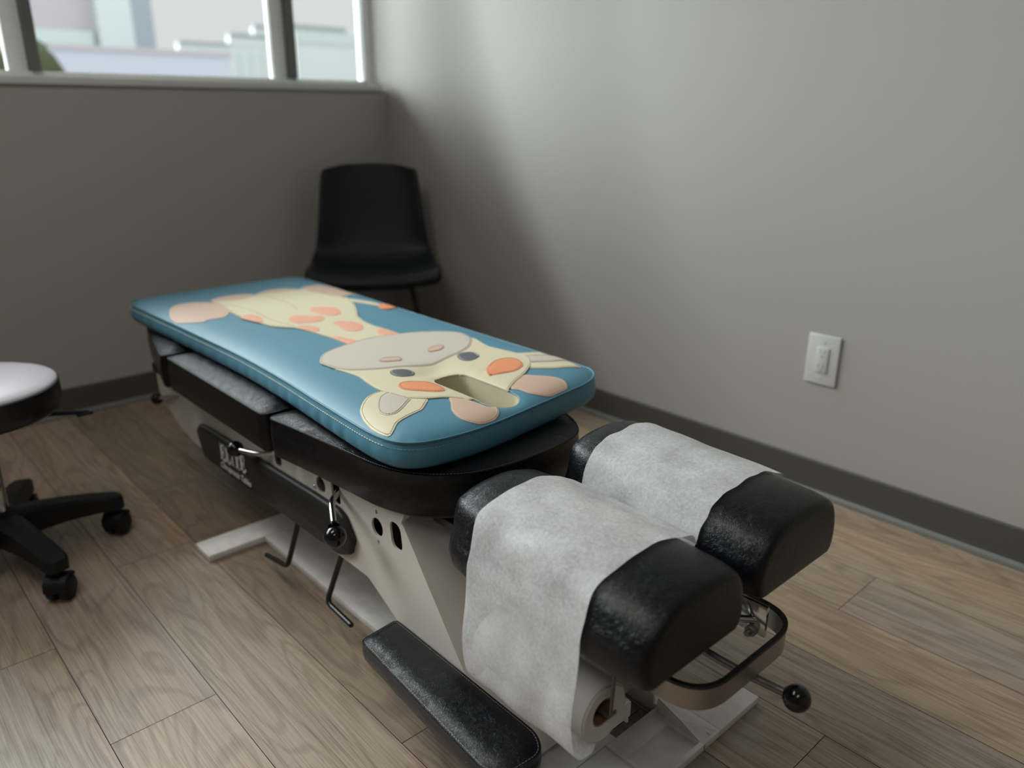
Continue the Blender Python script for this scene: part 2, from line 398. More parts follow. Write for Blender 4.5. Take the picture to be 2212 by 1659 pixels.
# ------------------------------------------------------------------ room
WX, WY = 1.94, 2.89                     # right wall, window wall
LX, BY, CZ = -1.95, -1.75, 2.70
def slab(name, x0, x1, y0, y1, z0, z1, m, bev=0):
    bm = bmesh.new(); box(bm, x0, x1, y0, y1, z0, z1, bev); return struct(fin(name, bm, m))
def floor():
    me = bpy.data.meshes.new('floor'); vs = []; fs = []; mi = []; gr = []; tn = []
    def quad(x0, x1, y0, y1, z, mt, g=None, t=(1, 1, 1)):
        s = len(vs); vs.extend([(x0, y0, z), (x1, y0, z), (x1, y1, z), (x0, y1, z)]); fs.append((s, s + 1, s + 2, s + 3)); mi.append(mt)
        ox, oy, oz = g or (0, 0, 0)
        for (x, y) in ((x0, y0), (x1, y0), (x1, y1), (x0, y1)): gr.append((x - x0 + ox, y + oy, oz)); tn.append((*t, 1))
    quad(LX, WX, BY, WY, -.0016, 1)
    W = .18054; X0 = .2116; J = {-1: 1.555, 0: 1.219, 1: 1.779, 2: .896, 3: 1.9, 4: .429, 5: 1.35, 6: 2.05, 7: .584, 8: 1.45, 9: .9}
    T = {-1: (1.0, 1.0, 1.0), 0: (1.10, 1.09, 1.10), 1: (1.12, 1.08, 1.02), 2: (.80, .80, .79), 3: (.86, .84, .82), 4: (1.08, 1.05, 1.0), 5: (1.04, 1.03, 1.02), 6: (1.12, 1.07, .98), 7: (1.0, .99, .98), 8: (1.13, 1.08, .98), 9: (.98, .95, .92)}
    g = .0007; Lp = 1.22
    for i in range(-12, 10):
        xa = max(X0 + i * W, LX); xb = min(X0 + (i + 1) * W, WX)
        if xb <= xa: continue
        j = J.get(i, R0.uniform(0, Lp)); y = j - math.ceil((j - BY) / Lp) * Lp
        while y < WY:
            ya, yb = max(y, BY), min(y + Lp, WY)
            if yb - ya > .002:
                t = T.get(i, (1, 1, 1)); f = R0.uniform(.94, 1.06)
                if abs(y - j) > .01 and i not in (2,): f *= R0.uniform(.93, 1.04)
                quad(xa + g, xb - g, ya + g, yb - g, 0, 0, (R0.uniform(0, 9), R0.uniform(0, 9), R0.uniform(0, 20)), (t[0] * f, t[1] * f, t[2] * f))
            y += Lp
    me.from_pydata(vs, [], fs); me.polygons.foreach_set('material_index', mi)
    a = me.attributes.new('grain', 'FLOAT_VECTOR', 'CORNER'); a.data.foreach_set('vector', [c for q in gr for c in q])
    a = me.attributes.new('tone', 'FLOAT_COLOR', 'CORNER'); a.data.foreach_set('color', [c for q in tn for c in q])
    return struct(mesh_obj('floor', me, [M['wood'], M['gap']]))
floor()
slab('wall_right', WX, WX + .1, BY, 3.07, -.02, CZ, M['wall'])
M['wall_dark'] = mat('low_bounce_wall', (.20, .195, .19), .65)  # unseen walls made dark to cut light bounced into the room
slab('wall_left', LX - .1, LX, BY, 3.07, -.02, CZ, M['wall_dark'])
slab('wall_front', LX - .1, WX + .1, BY - .1, BY, -.02, CZ, M['wall_dark'])
slab('ceiling', LX - .1, WX + .1, BY - .1, 3.07, CZ, CZ + .1, M['ceiling'])
def back_wall():
    bm = bmesh.new()
    box(bm, LX, WX, WY, WY + .18, -.02, 1.07); box(bm, LX, WX, WY, WY + .18, 2.46, CZ)
    box(bm, LX, LX + .12, WY, WY + .18, 1.07, 2.46)
    struct(fin('wall_back', bm, M['wall']))
back_wall()
bm = bmesh.new(); box(bm, LX + .12, WX - .03, WY - .012, WY + .13, 1.070, 1.094, .003)
struct(fin('trim_1', bm, M['sill'], smooth=30))
def window():
    r = bpy.data.objects.new('window_1', None); COL.objects.link(r); r.location = (0, 3.0, 1.09); struct(r)
    def P(name, m, boxes):
        bm = bmesh.new()
        for b in boxes: box(bm, *b, .002)
        o = fin(name, bm, m, smooth=30); o.location = (0, -3.0, -1.09); o.parent = r; return o
    x0, x1 = LX + .12, 1.925
    P('window_frame', M['frame_white'], [(x0, x1, 3.0, 3.06, 1.094, 1.112), (x0, x1, 3.0, 3.06, 2.40, 2.46), (x0, x0 + .04, 3.0, 3.06, 1.1, 2.42), (x1 - .010, x1, 3.0, 3.06, 1.1, 2.42)])
    xs = (1.585, .695, -.20, -1.09)
    for x in xs:
        P('mullion', M['frame_dark'], [(x - .015, x + .015, 2.985, 3.05, 1.112, 2.40)])
        P('casement_stile', M['frame_white'], [(x - .072, x - .017, 3.01, 3.05, 1.112, 2.40)])
    edges = [x1 - .01] + list(xs) + [x0 + .04]
    for a, b in zip(edges[1:], edges[:-1]):
        P('glass_pane', M['glass'], [(a, b, 3.028, 3.032, 1.105, 2.41)])
window()
def baseboard(name, along, toe=True):
    prof = [(0, .0), (.010, .0), (.012, .002), (.0105, .010), (.006, .018), (.005, .030), (.005, .096), (.003, .100), (0, .100)]
    bm = bmesh.new()
    if along == 'y': A = lambda d, z, t: Vector((WX - d, t, z)); lo, hi = BY, WY
    else: A = lambda d, z, t: Vector((t, WY - d, z)); lo, hi = LX, WX
    a = [bm.verts.new(A(d, z, lo)) for d, z in prof]; b = [bm.verts.new(A(d, z, hi)) for d, z in prof]
    n = len(prof)
    for i in range(n):
        f = bm.faces.new((a[i], a[(i + 1) % n], b[(i + 1) % n], b[i])); f.material_index = 1 if i in (1, 2, 3) else 0
    bm.faces.new(a); bm.faces.new(b[::-1])
    return struct(fin(name, bm, [M['cove'], M['cove_toe']]))
baseboard('baseboard_right', 'y'); baseboard('baseboard_back', 'x')

def outlet():
    r = empty('wall_outlet', 'white double wall socket plate low on the grey right-hand wall', 'outlet', (WX, .910, .383))
    def loc(o): return o
    bm = bmesh.new(); box(bm, -.006, 0, -.0435, .0435, -.067, .067, .0025, 3); fin('cover_plate', bm, M['white_plastic'], r, 30)
    bm = bmesh.new(); box(bm, -.0095, -.004, -.0168, .0168, -.034, .034, .001, 2); rc = fin('receptacle', bm, M['white_plastic'], r, 30)
    bm = bmesh.new()
    for s in (1, -1):
        z = s * .019
        box(bm, -.0100, -.0090, -.0072, -.0052, z - .001, z + .008); box(bm, -.0100, -.0090, .0050, .0066, z, z + .007)
        tube(bm, [(-.0100, 0, z - .009), (-.0090, 0, z - .009)], .0026, 12)
    fin('socket_holes', bm, M['slot'], rc)
    for s in (1, -1):
        bm = bmesh.new(); tube(bm, [(-.0075, 0, s * .0485), (-.0055, 0, s * .0485)], .003, 12); fin('screw', bm, M['white_plastic'], r, 30)
outlet()

# ------------------------------------------------------------------ treatment table
def wp(name, bm, m, parent, smooth=None, label=None, recalc=True):
    """part modelled in room coordinates under a root empty (or under a part of one)"""
    o = fin(name, bm, m, parent, smooth, recalc)
    if parent.type == 'EMPTY': o.location = -parent.location
    if label: o['label'] = label
    return o
TB = empty('treatment_table', 'low chiropractic treatment table, white steel base with black vinyl pads', 'treatment table', (.84, 1.3, 0))

# --- floor base
bm = bmesh.new()
box(bm, .700, .735, .655, 1.66, .0, .016, .002); box(bm, .945, .980, .655, 1.66, .0, .016, .002)
box(bm, .735, .945, .76, 1.66, .001, .014)
box(bm, .735, .835, .655, .76, .0, .0145)
base = wp('base_plate', bm, M['base_metal'], TB, 30)
bm = bmesh.new()                                   # near cross foot with a sunken pocket
box(bm, .56, .818, .547, .655, .0, .014, .002); box(bm, .930, .980, .547, .655, .0, .014, .002)
box(bm, .815, .935, .617, .655, .0, .0138, .001); box(bm, .815, .935, .547, .556, .0, .0138, .001)
box(bm, .980, 1.100, .547, .619, .0, .014, .002)
box(bm, .815, .935, .553, .62, .0, .004)
wp('cross_foot', bm, M['base_metal'], TB, 30)
bm = bmesh.new(); box(bm, .955, .960, .552, .655, .012, .018, .001); wp('stiffener_rib', bm, M['base_metal'], TB, 30)
bm = bmesh.new()                                   # sloping gusset beside the pocket
g_ = [(.932, .556, .0142), (.975, .550, .0142), (.968, .652, .0142), (.936, .650, .0142), (.934, .60, .030), (.938, .648, .040)]
v_ = [bm.verts.new(c) for c in g_]
for f_ in ((0, 1, 4), (1, 2, 5, 4), (0, 4, 5, 3), (3, 5, 2), (3, 2, 1, 0)): bm.faces.new([v_[i] for i in f_])
wp('gusset', bm, M['base_metal'], TB)
bm = bmesh.new(); box(bm, .808, .813, .55, .655, .012, .017, .001); wp('stiffener_rib', bm, M['base_metal'], TB, 30)
bm = bmesh.new(); box(bm, .560, 1.12, 1.655, 1.735, .0, .018, .003); wp('cross_foot', bm, M['base_metal'], TB, 30)

# --- pedestal: sheet-steel box with leaning front
xs0, xs1 = .66, 1.02
prof = [(2.16, .362), (2.15, .262), (2.03, .205), (1.93, .186), (1.30, .177), (1.135, .178), (1.117, .178), (.989, .112), (.865, .022), (.705, .022), (.745, .045), (.842, .142), (.911, .231), (1.012, .362)]
def circ(cy, cz, ry, rz, n=20): return [Vector((cy + ry * math.cos(2 * PI * k / n), cz + rz * math.sin(2 * PI * k / n))) for k in range(n)]
def slotp(cy, cz, wy, hz, lean=0):
    p = round_poly([(cy - wy, cz - hz), (cy + wy, cz - hz), (cy + wy, cz + hz), (cy - wy, cz + hz)], wy * .98, 6)
    return [Vector((q.x + (q.y - cz) * lean, q.y)) for q in p]
holes = [circ(1.075, .300, .0180, .0180), slotp(1.016, .307, .0165, .0255, .12), circ(1.272, .311, .0175, .0165), slotp(1.215, .318, .0155, .027, .05), circ(1.452, .304, .0165, .0165), circ(1.075, .3305, .0035, .0045, 10), circ(1.073, .2705, .0035, .0045, 10)]
bm = bmesh.new()
op = round_poly(prof, .012, 4)
plate(bm, op, holes, lambda u, v, w_: (xs0 + w_, u, v), .004)
bmesh.ops.bevel(bm, geom=[], offset=0)
side = wp('side_panel', bm, M['white_metal'], TB, 30)
bm = bmesh.new(); plate(bm, op, [], lambda u, v, w_: (xs1 - w_, u, v), .004); wp('side_panel', bm, M['white_metal'], TB, 30)
bm = bmesh.new()                                   # leaning front face, thick folded sheet
fr = [(1.012, .362), (.911, .231), (.842, .142), (.745, .045), (.705, .022)]
for (a, b) in zip(fr[:-1], fr[1:]):
    q = [(xs0 + .0005, a[0] + .0015, a[1]), (xs1 - .0005, a[0] + .0015, a[1]), (xs1 - .0005, b[0] + .0015, b[1]), (xs0 + .0005, b[0] + .0015, b[1])]
    v = [bm.verts.new(c) for c in q] + [bm.verts.new((c[0], c[1] + .005, c[2])) for c in q]
    for f in ((0, 1, 2, 3), (7, 6, 5, 4), (0, 4, 5, 1), (1, 5, 6, 2), (2, 6, 7, 3), (3, 7, 4, 0)): bm.faces.new([v[i] for i in f])
wp('front_panel', bm, M['white_metal'], TB, 30)
bm = bmesh.new(); box(bm, xs0 + .004, xs1 - .004, 1.14, 1.93, .180, .184); wp('bottom_panel', bm, M['white_metal'], TB)
bm = bmesh.new(); box(bm, xs0 + .03, xs1 - .03, 1.10, 2.1, .225, .340); wp('inner_mechanism', bm, M['dark_void'], TB)
# hole liner discs seen inside the round ports
for (cy, cz, ry, rz) in ((1.272, .311, .0178, .0168), (1.452, .304, .0168, .0168)):
    bm = bmesh.new()
    pts = circ(cy, cz, ry - .001, rz - .001); a = [bm.verts.new((xs0 + .0035, p.x, p.y)) for p in pts]; b = [bm.verts.new((xs0 + .001, p.x, p.y)) for p in inset(ccw(pts), .003)]
    for i in range(20): bm.faces.new((a[i], a[(i + 1) % 20], b[(i + 1) % 20], b[i]))
    bm.faces.new(b)
    wp('plug', bm, M['black_gloss'], TB, 60)
bm = bmesh.new()                                   # little folded tab under the pad corner
for q in ((( .6585, 1.018, .358), (.6585, .998, .338), (.6585, .985, .362), (.70, .99, .362), (.70, 1.01, .345)),):
    v = [bm.verts.new(c) for c in q]; bm.faces.new((v[0], v[1], v[2])); bm.faces.new((v[2], v[1], v[3]))
    v2 = [bm.verts.new((c[0] + .002, c[1] + .002, c[2])) for c in q]; bm.faces.new((v2[0], v2[1], v2[2])); bm.faces.new((v2[2], v2[1], v2[3]))
wp('corner_tab', bm, M['white_metal'], TB)
# screws on the side
for (y, z) in ((1.296, .2985), (1.478, .322), (1.462, .268)):
    bm = bmesh.new(); ball(bm, (xs0 - .0005, y, z), .0045, 12, 8, Matrix.Diagonal((.6, 1, 1, 1))); wp('screw_head', bm, M['chrome'], TB, 60)

# --- padded black side panel with white lettering
pp = round_poly([(1.882, .240), (1.862, .262), (1.810, .268), (1.30, .288), (1.198, .290), (1.176, .282), (1.148, .243), (1.162, .208), (1.206, .189), (1.58, .182), (1.80, .176), (1.848, .178)], .005, 3)
bm = bmesh.new(); o2 = ccw(pp); rings = []
for ins, x in ((0, xs0 - .0005), (-.001, xs0 - .006), (.002, xs0 - .0105), (.006, xs0 - .0125)):
    rings.append([bm.verts.new((x, q.x, q.y)) for q in inset(o2, ins)])
for a, b in zip(rings[:-1], rings[1:]):
    for i in range(len(a)): bm.faces.new((a[i], a[(i + 1) % len(a)], b[(i + 1) % len(a)], b[i]))
bm.faces.new(rings[-1]); bm.faces.new(rings[0][::-1])
M['panel_vinyl'] = vinyl('matt_black_vinyl', (.012, .0125, .012), .5, .12, .3)
sp = wp('padded_side_panel', bm, M['panel_vinyl'], TB, 50, 'black padded panel with white lettering')
XT = xs0 - .0128
def letters():
    """ELITE in slab capitals; text runs toward -y (towards the viewer)"""
    bm = bmesh.new(); H = .044; y = 1.733; z0 = .212; s = .0
    def st(u0, u1, v0, v1, yb, W): box(bm, XT - .0006, XT + .0012, yb - u1 * W, yb - u0 * W, z0 + v0 * H + (1.733 - yb) * .075, z0 + v1 * H + (1.733 - yb) * .075)
    G = {'E': [(.1, .42, 0, 1), (0, .95, 0, .12), (0, .9, .88, 1), (.4, .75, .44, .56), (.82, .95, 0, .3), (.78, .9, .72, 1), (.68, .76, .34, .66)],
         'L': [(.1, .42, 0, 1), (0, .95, 0, .12), (0, .55, .88, 1), (.82, .95, 0, .34)],
         'I': [(.15, .75, 0, .1), (.15, .75, .9, 1), (.28, .62, 0, 1)],
         'T': [(.33, .67, 0, 1), (.05, .95, .88, 1), (.05, .16, .66, 1), (.84, .95, .66, 1), (.2, .8, 0, .1)]}
    for ch, W in (('E', .030), ('L', .028), ('I', .018), ('T', .029), ('E', .030)):
        for r_ in G[ch]: st(*r_, y, W)
        y -= W + .001
    return bm
wp('lettering', letters(), M['gasket'], sp)
fc = bpy.data.curves.new('small_lettering', 'FONT'); fc.body = 'Chiropractic Tables'; fc.size = .0235; fc.shear = .35; fc.extrude = .0004; fc.space_character = .92
tmp = bpy.data.objects.new('t', fc); COL.objects.link(tmp); bpy.context.view_layer.update()
me = bpy.data.meshes.new_from_object(tmp.evaluated_get(bpy.context.evaluated_depsgraph_get())); bpy.data.objects.remove(tmp)
x_max = max(v.co.x for v in me.vertices); k = .168 / x_max
for v in me.vertices:
    u, h, t = v.co; v.co = Vector((XT - t, 1.742 - u * k, .191 + h * .95 + u * k * .03))
o = mesh_obj('small_lettering', me, M['gasket'], sp)

# --- pads of the bench
top = lambda x, y: 0
near = round_poly([(.598, 1.345), (.612, 1.24), (.632, 1.02), (.655, .955), (.72, .895), (.80, .878), (.91, .878), (.985, .893), (1.025, .945), (1.058, 1.05), (1.082, 1.345)], [.02, .05, .05, .05, .06, .06, .06, .04, .05, .05, .02], 6)
near = ccw(near); near = resample(near, .008)
def pad(name, outline, z0=.366, zs=.446, zt=.4558, lab=None, **kw):
    bm = bmesh.new(); pillow(bm, outline, z0, zs, zt, **kw)
    p = wp(name, bm, M['black_vinyl'], TB, 65, lab)
    b2 = bmesh.new(); st = resample(inset(outline, .0028), .0055)
    for i, q in enumerate(st[:-1]):
        d = (st[i + 1] - q).normalized() * .0019
        tube(b2, [(q.x - d.x, q.y - d.y, zs + .0012), (q.x + d.x, q.y + d.y, zs + .0012)], .00045, 4)
    wp('stitching', b2, M['black_thread'], p)
    return p
M['black_thread'] = mat('dark_grey_thread', (.10, .10, .11), .5)
pad('chest_pad', near, crown=.055)
mid = resample(ccw(round_poly([(.598, 1.366), (.598, 1.868), (1.082, 1.868), (1.082, 1.366)], .012, 5)), .008)
pad('abdomen_pad', mid, z0=.362, zs=.4445, crown=.06)
far = resample(ccw(round_poly([(.592, 1.885), (.665, 2.20), (.72, 2.27), (.96, 2.27), (1.015, 2.20), (1.088, 1.885)], [.01, .04, .05, .05, .04, .01], 6)), .008)
pad('pelvic_pad', far, z0=.362, zs=.4445, crown=.06)
bm = bmesh.new(); box(bm, .68, 1.00, 1.06, 1.335, .340, .368, .003); box(bm, .64, 1.04, 1.375, 2.12, .340, .364, .003); wp('pad_board', bm, M['dark_void'], TB)

# --- levers with ball knobs
def lever(name, pts, r, c, br, m=None, lab=None, rb=.02, neck=True):
    bm = bmesh.new(); tube(bm, bend(pts, rb), r, 12); l = wp(name, bm, m or M['chrome'], TB, 60, lab)
    bm = bmesh.new(); ball(bm, c, br, 32, 20); wp('ball_knob', bm, M['black_gloss'], l, 80)
    if neck:
        d = (Vector(pts[-1]) - Vector(pts[-2])).normalized(); e_ = Vector(pts[-1]) - d * .003
        bm = bmesh.new(); tube(bm, [e_, e_ + d * .006], [r * 1.5, r * 1.7], 16); wp('knob_collar', bm, M['black_gloss'], l, 60)
    return l
lever('lever', [(.675, 1.218, .3220), (.630, 1.180, .320), (.6045, 1.129, .302)], .0063, (.600, 1.1195, .2850), .0205, lab='bent chrome lever near the front leg', rb=.018)
_c = Vector((.620, 1.572, .300))
lever('lever', [(.672, 1.468, .312), (.645, 1.500, .303), (.620, 1.565, .301)], .0056, tuple(_c), .0180, lab='chrome lever in front of the lettering', rb=.02)
lever('lever', [(.672, 1.985, .303), (.652, 2.03, .292), (.650, 2.135, .256)], .0056, (.650, 2.150, .251), .0165, lab='chrome lever at the far end')

# --- foot bars
def fbar(pts):
    bm = bmesh.new(); tube(bm, bend(pts, .018), .0058, 12); ball(bm, pts[-1], .0058, 12, 8); ball(bm, pts[0], .0058, 12, 8); wp('foot_bar', bm, M['black_paint'], TB, 60)
fbar([(.672, 1.392, .20), (.645, 1.425, .062), (.645, 1.528, .044)])
fbar([(.672, 1.215, .20), (.645, 1.258, .058), (.645, 1.168, .052)])

# --- low padded arm rest on the left of the pedestal
arm = resample(ccw(round_poly([(.655, 1.022), (.652, .655), (.632, .625), (.572, .632), (.553, .66), (.579, 1.018)], [.008, .02, .02, .02, .015, .012], 6)), .006)
bm = bmesh.new(); pillow(bm, arm, .095, .133, .141, crown=.022, belly=.002, tilt=lambda x, y: (x - .60) * .05)
ar = wp('arm_rest', bm, M['black_vinyl'], TB, 65)
b2 = bmesh.new(); st = resample(inset(arm, .0028), .0055)
for i, q in enumerate(st[:-1]):
    d = (st[i + 1] - q).normalized() * .0019; zz = .1342 + (q.x - .60) * .05
    tube(b2, [(q.x - d.x, q.y - d.y, zz), (q.x + d.x, q.y + d.y, zz)], .0005, 4)
M['pale_grey_thread'] = mat('grey_thread', (.28, .28, .28), .5)
wp('stitching', b2, M['pale_grey_thread'], ar)
bm = bmesh.new(); box(bm, .60, .662, .80, .98, .088, .098, .002); wp('arm_rest_bracket', bm, M['gunmetal'], TB)

# --- two head pads
def hprof(x0, wd, y):
    """cross-section, left bottom over the dome to right bottom: list of (x,z)"""
    t = (y - .45) / .38
    zt = .4555 + .030 * t; zb = .357
    p = [(.012, zb - .002), (.002, zb + .006), (-.003, zb + .022), (-.002, zb + .040), (.004, zb + .058), (.015, zt - .024), (.033, zt - .011), (.058, zt - .003), (.090, zt + .001), (.125, zt + .002), (.160, zt - .0005), (.187, zt - .008), (.203, zt - .025), (.211, zt - .050), (.212, zb + .022), (.208, zb + .006), (.200, zb - .002)]
    p = [(a, z - (.020 * max(0, t) * max(0, (a - .11) / .1) ** 1.5 if z > zb + .03 else 0)) for a, z in p]
    return [(x0 + a * wd / .212, z) for a, z in p]
def dens(p, n=4):
    q = [Vector((a, b)) for a, b in p]; out = []
    for i in range(len(q) - 1):
        p0 = q[max(0, i - 1)]; p1 = q[i]; p2 = q[i + 1]; p3 = q[min(len(q) - 1, i + 2)]
        for k in range(n):
            t = k / n; out.append(.5 * ((2 * p1) + (-p0 + p2) * t + (2 * p0 - 5 * p1 + 4 * p2 - p3) * t * t + (-p0 + 3 * p1 - 3 * p2 + p3) * t ** 3))
    out.append(q[-1]); return out
def headpad(x0, wd, dz, dy=0):
    bm = bmesh.new(); rings = []
    secs = [(.4440, .016), (.4448, .008), (.4475, .0035), (.4520, .0012), (.458, .0), (.475, -.0025), (.52, -.003), (.58, -.002), (.70, -.002), (.775, -.001), (.803, .003), (.818, .010), (.828, .022), (.832, .036)]
    c0 = Vector((x0 + wd / 2, .405))
    for y, sh in secs:
        ring = []
        for q in dens(hprof(x0, wd, y), 4):
            d = q - c0; f = (1 - sh / max(d.length, .05))
            ring.append(bm.verts.new((c0.x + d.x * f, y + dy, c0.y + d.y * f + dz)))
        rings.append(ring)
    for a, b in zip(rings[:-1], rings[1:]):
        n = len(a)
        for i in range(n): bm.faces.new((a[i], a[(i + 1) % n], b[(i + 1) % n], b[i]))
    bm.faces.new(rings[0]); bm.faces.new(rings[-1][::-1])
    return bm
wp('head_pad', headpad(.6155, .208, 0), M['black_vinyl'], TB, 62)
wp('head_pad', headpad(.8620, .215, .012, .004), M['black_vinyl'], TB, 62)
bm = bmesh.new(); box(bm, .64, .80, .50, .79, .340, .354, .002); box(bm, .885, 1.055, .50, .79, .350, .366, .002)
box(bm, .72, .97, .56, 1.01, .326, .342, .002); wp('head_support_plate', bm, M['gunmetal'], TB)
bm = bmesh.new(); box(bm, .76, .92, .72, .90, .16, .328, .006); wp('head_support_post', bm, M['white_metal'], TB, 30)
bm = bmesh.new(); box(bm, .715, .842, .636, .760, .092, .100, .002); box(bm, .715, .842, .632, .637, .070, .100, .002); box(bm, .838, .842, .636, .76, .055, .10, .001); wp('lower_housing', bm, M['base_metal'], TB, 30)
bm = bmesh.new(); box(bm, .944, .950, .662, .86, .0, .140, .001); wp('channel_wall', bm, M['base_metal'], TB, 30)
# pivot hardware between the head pads
bm = bmesh.new(); tube(bm, [(.868, .500, .318), (.905, .468, .312)], .0055, 14); box(bm, .900, .906, .452, .50, .292, .342, .001); hw = wp('pivot_bracket', bm, M['chrome'], TB, 40)
bm = bmesh.new(); tube(bm, [(.889, .470, .298), (.906, .470, .298)], .0085, 6); tube(bm, [(.882, .470, .298), (.890, .470, .298)], .0045, 12); wp('hex_bolt', bm, M['gunmetal'], hw, 30)
# U shaped steel guard with a black rubber edge
path = bend([(.706, .62, 0), (.706, .425, 0), (.946, .425, 0), (.946, .62, 0)], .062, 10)
path = [path[0]] + [p for p in path[1:-1]] + [path[-1]]
def band(z0, z1, t, off=0):
    bm = bmesh.new(); fr_ = frames([Vector(p) for p in path]); R = []
    for p, (tt, n_, b_) in zip(path, fr_):
        nn = Vector((-tt.y, tt.x, 0)); a = Vector(p) + nn * (off - t / 2); b = Vector(p) + nn * (off + t / 2)
        R.append([bm.verts.new((a.x, a.y, z0)), bm.verts.new((b.x, b.y, z0)), bm.verts.new((b.x, b.y, z1)), bm.verts.new((a.x, a.y, z1))])
    for a, b in zip(R[:-1], R[1:]):
        for i in range(4): bm.faces.new((a[i], a[(i + 1) % 4], b[(i + 1) % 4], b[i]))
    bm.faces.new(R[0][::-1]); bm.faces.new(R[-1]); return bm
hb = wp('guard_band', band(.281, .3145, .0045), M['steel'], TB, 40)
wp('rubber_edge', band(.3135, .3180, .0068), M['rubber'], hb, 40)
lever('release_rod', [(.800, .60, .300), (.822, .545, .288), (.838, .47, .270), (.8495, .385, .2675)], .0062, (.8515, .3715, .2672), .0186, M['gunmetal'], 'dull steel rod ending in a black ball knob', .03)
# roll holder
bm = bmesh.new()
box(bm, -.0035, .0035, -.0012, .0012, -.045, .045, .0008, 1, Matrix.Translation((.664, .5290, .294)) @ Matrix.Rotation(math.radians(4), 4, 'Y'))
box(bm, .6545, .672, .5280, .5302, .246, .252)
tube(bm, [(.658, .53, .250), (.658, .775, .250)], .004, 10); box(bm, .654, .661, .774, .777, .246, .350)
wp('roll_holder', bm, M['gunmetal'], TB, 30)

# ------------------------------------------------------------------ paper roll, sheet over the left head pad
PY0, PY1 = .537, .757
rc = Vector((.657, .250)); RR = .043
roll = empty('exam_paper_roll', 'roll of white crepe paper under the left head pad, its sheet draped over the pad', 'paper roll', (rc.x, .647, rc.y))
bm = bmesh.new(); lat = []
for (r, y) in ((.0205, PY0 + .001), (RR * .80, PY0 - .0002), (RR * .82, PY0 - .0018), (RR * .93, PY0 - .0022), (RR * .95, PY0 + .0006), (RR, PY0 + .001), (RR, PY1), (.0205, PY1), (.0205, PY0 + .001)):
    lat.append([bm.verts.new((rc.x + r * math.cos(2 * PI * k / 48), y, rc.y + r * math.sin(2 * PI * k / 48))) for k in range(48)])
for a, b in zip(lat[:-1], lat[1:]):
    for k in range(48): bm.faces.new((a[k], a[(k + 1) % 48], b[(k + 1) % 48], b[k]))
wp('wound_paper', bm, M['paper_roll'], roll, 40)
bm = bmesh.new(); lat = []
for (r, y) in ((.0200, PY0 + .002), (.0200, PY1 - .001), (.0180, PY1 - .001), (.0180, PY0 + .002), (.0200, PY0 + .002)):
    lat.append([bm.verts.new((rc.x + r * math.cos(2 * PI * k / 32), y, rc.y + r * math.sin(2 * PI * k / 32))) for k in range(32)])
for a, b in zip(lat[:-1], lat[1:]):
    for k in range(32): bm.faces.new((a[k], a[(k + 1) % 32], b[(k + 1) % 32], b[k]))
wp('cardboard_core', bm, M['cardboard'], roll, 40)
def sheet(name, pathf, y0, y1, parent, m, ny=26, wob=.0):
    bm = bmesh.new(); rows = []
    for j in range(ny + 1):
        t = j / ny; y = y0 + (y1 - y0) * t; pth = pathf(y, t); row = []
        for i, q in enumerate(pth):
            s = i / (len(pth) - 1); yy = y + (.0015 * math.sin(s * 23 + 1) + .001 * math.sin(s * 51)) * (abs(t - .5) * 2)
            row.append(bm.verts.new((q.x, yy, q.y)))
        rows.append(row)
    for a, b in zip(rows[:-1], rows[1:]):
        for i in range(len(a) - 1): bm.faces.new((a[i], a[i + 1], b[i + 1], b[i]))
    o = wp(name, bm, m, parent, 80, recalc=True)
    return o
def path_left(y, t):
    hp = hprof(.6155, .208, y); P = [Vector((a, b)) for a, b in hp]
    c0 = Vector((.72, .405)); off = []
    for q in P[3:13][::-1]:                        # from right ridge to left flank
        d = (q - c0).normalized(); off.append(q + d * .0066)
    rt = [Vector((.844 - .004 * t, .428)), Vector((.834 - .003 * t, .446 + .004 * t))]
    pts = rt + off[1:]
    pts += [Vector((.6040, .378)), Vector((.6005, .340)), Vector((.597, .295)), Vector((.597, .258)), Vector((.600, .228)), Vector((.607, .207)), Vector((.619, .1965)), Vector((.634, .1975))]
    a0 = math.radians(252)
    for k in range(8):
        a = a0 + math.radians(16) * k; pts.append(rc + Vector((math.cos(a), math.sin(a))) * (RR + .0012))
    w_ = .0022 * math.sin(y * 41) * math.sin(y * 17)
    out = dens([(p.x, p.y) for p in pts], 4)
    return [Vector((q.x + w_ * max(0, min(1, (.36 - q.y) * 8)) + .0007 * math.sin(y * 90 + q.y * 30) * math.cos(q.x * 70), q.y + .0006 * math.sin(y * 60 + q.x * 110))) for q in out]
sheet('draped_sheet', path_left, PY0 + .001, PY1 - .001, roll, M['paper'])
sh2 = empty('exam_paper_sheet', 'white crepe paper sheet lying over the right head pad', 'paper sheet', (.965, .66, .47))
def path_right(y, t):
    yy = y - .004; P = [Vector((a, b + .012)) for a, b in hprof(.8620, .215, yy)]; c0 = Vector((.97, .417))
    pts = [Vector((1.094, .438)), Vector((1.084, .457 + .004 * t))] + [q + (q - c0).normalized() * .0066 for q in P[2:13][::-1][1:]]
    out = dens([(p.x, p.y) for p in pts], 4)
    return [Vector((q.x + .0006 * math.sin(y * 80 + q.y * 40), q.y + .0007 * math.sin(y * 50 + q.x * 90))) for q in out]
sheet('paper_surface', path_right, .548, .772, sh2, M['paper'])

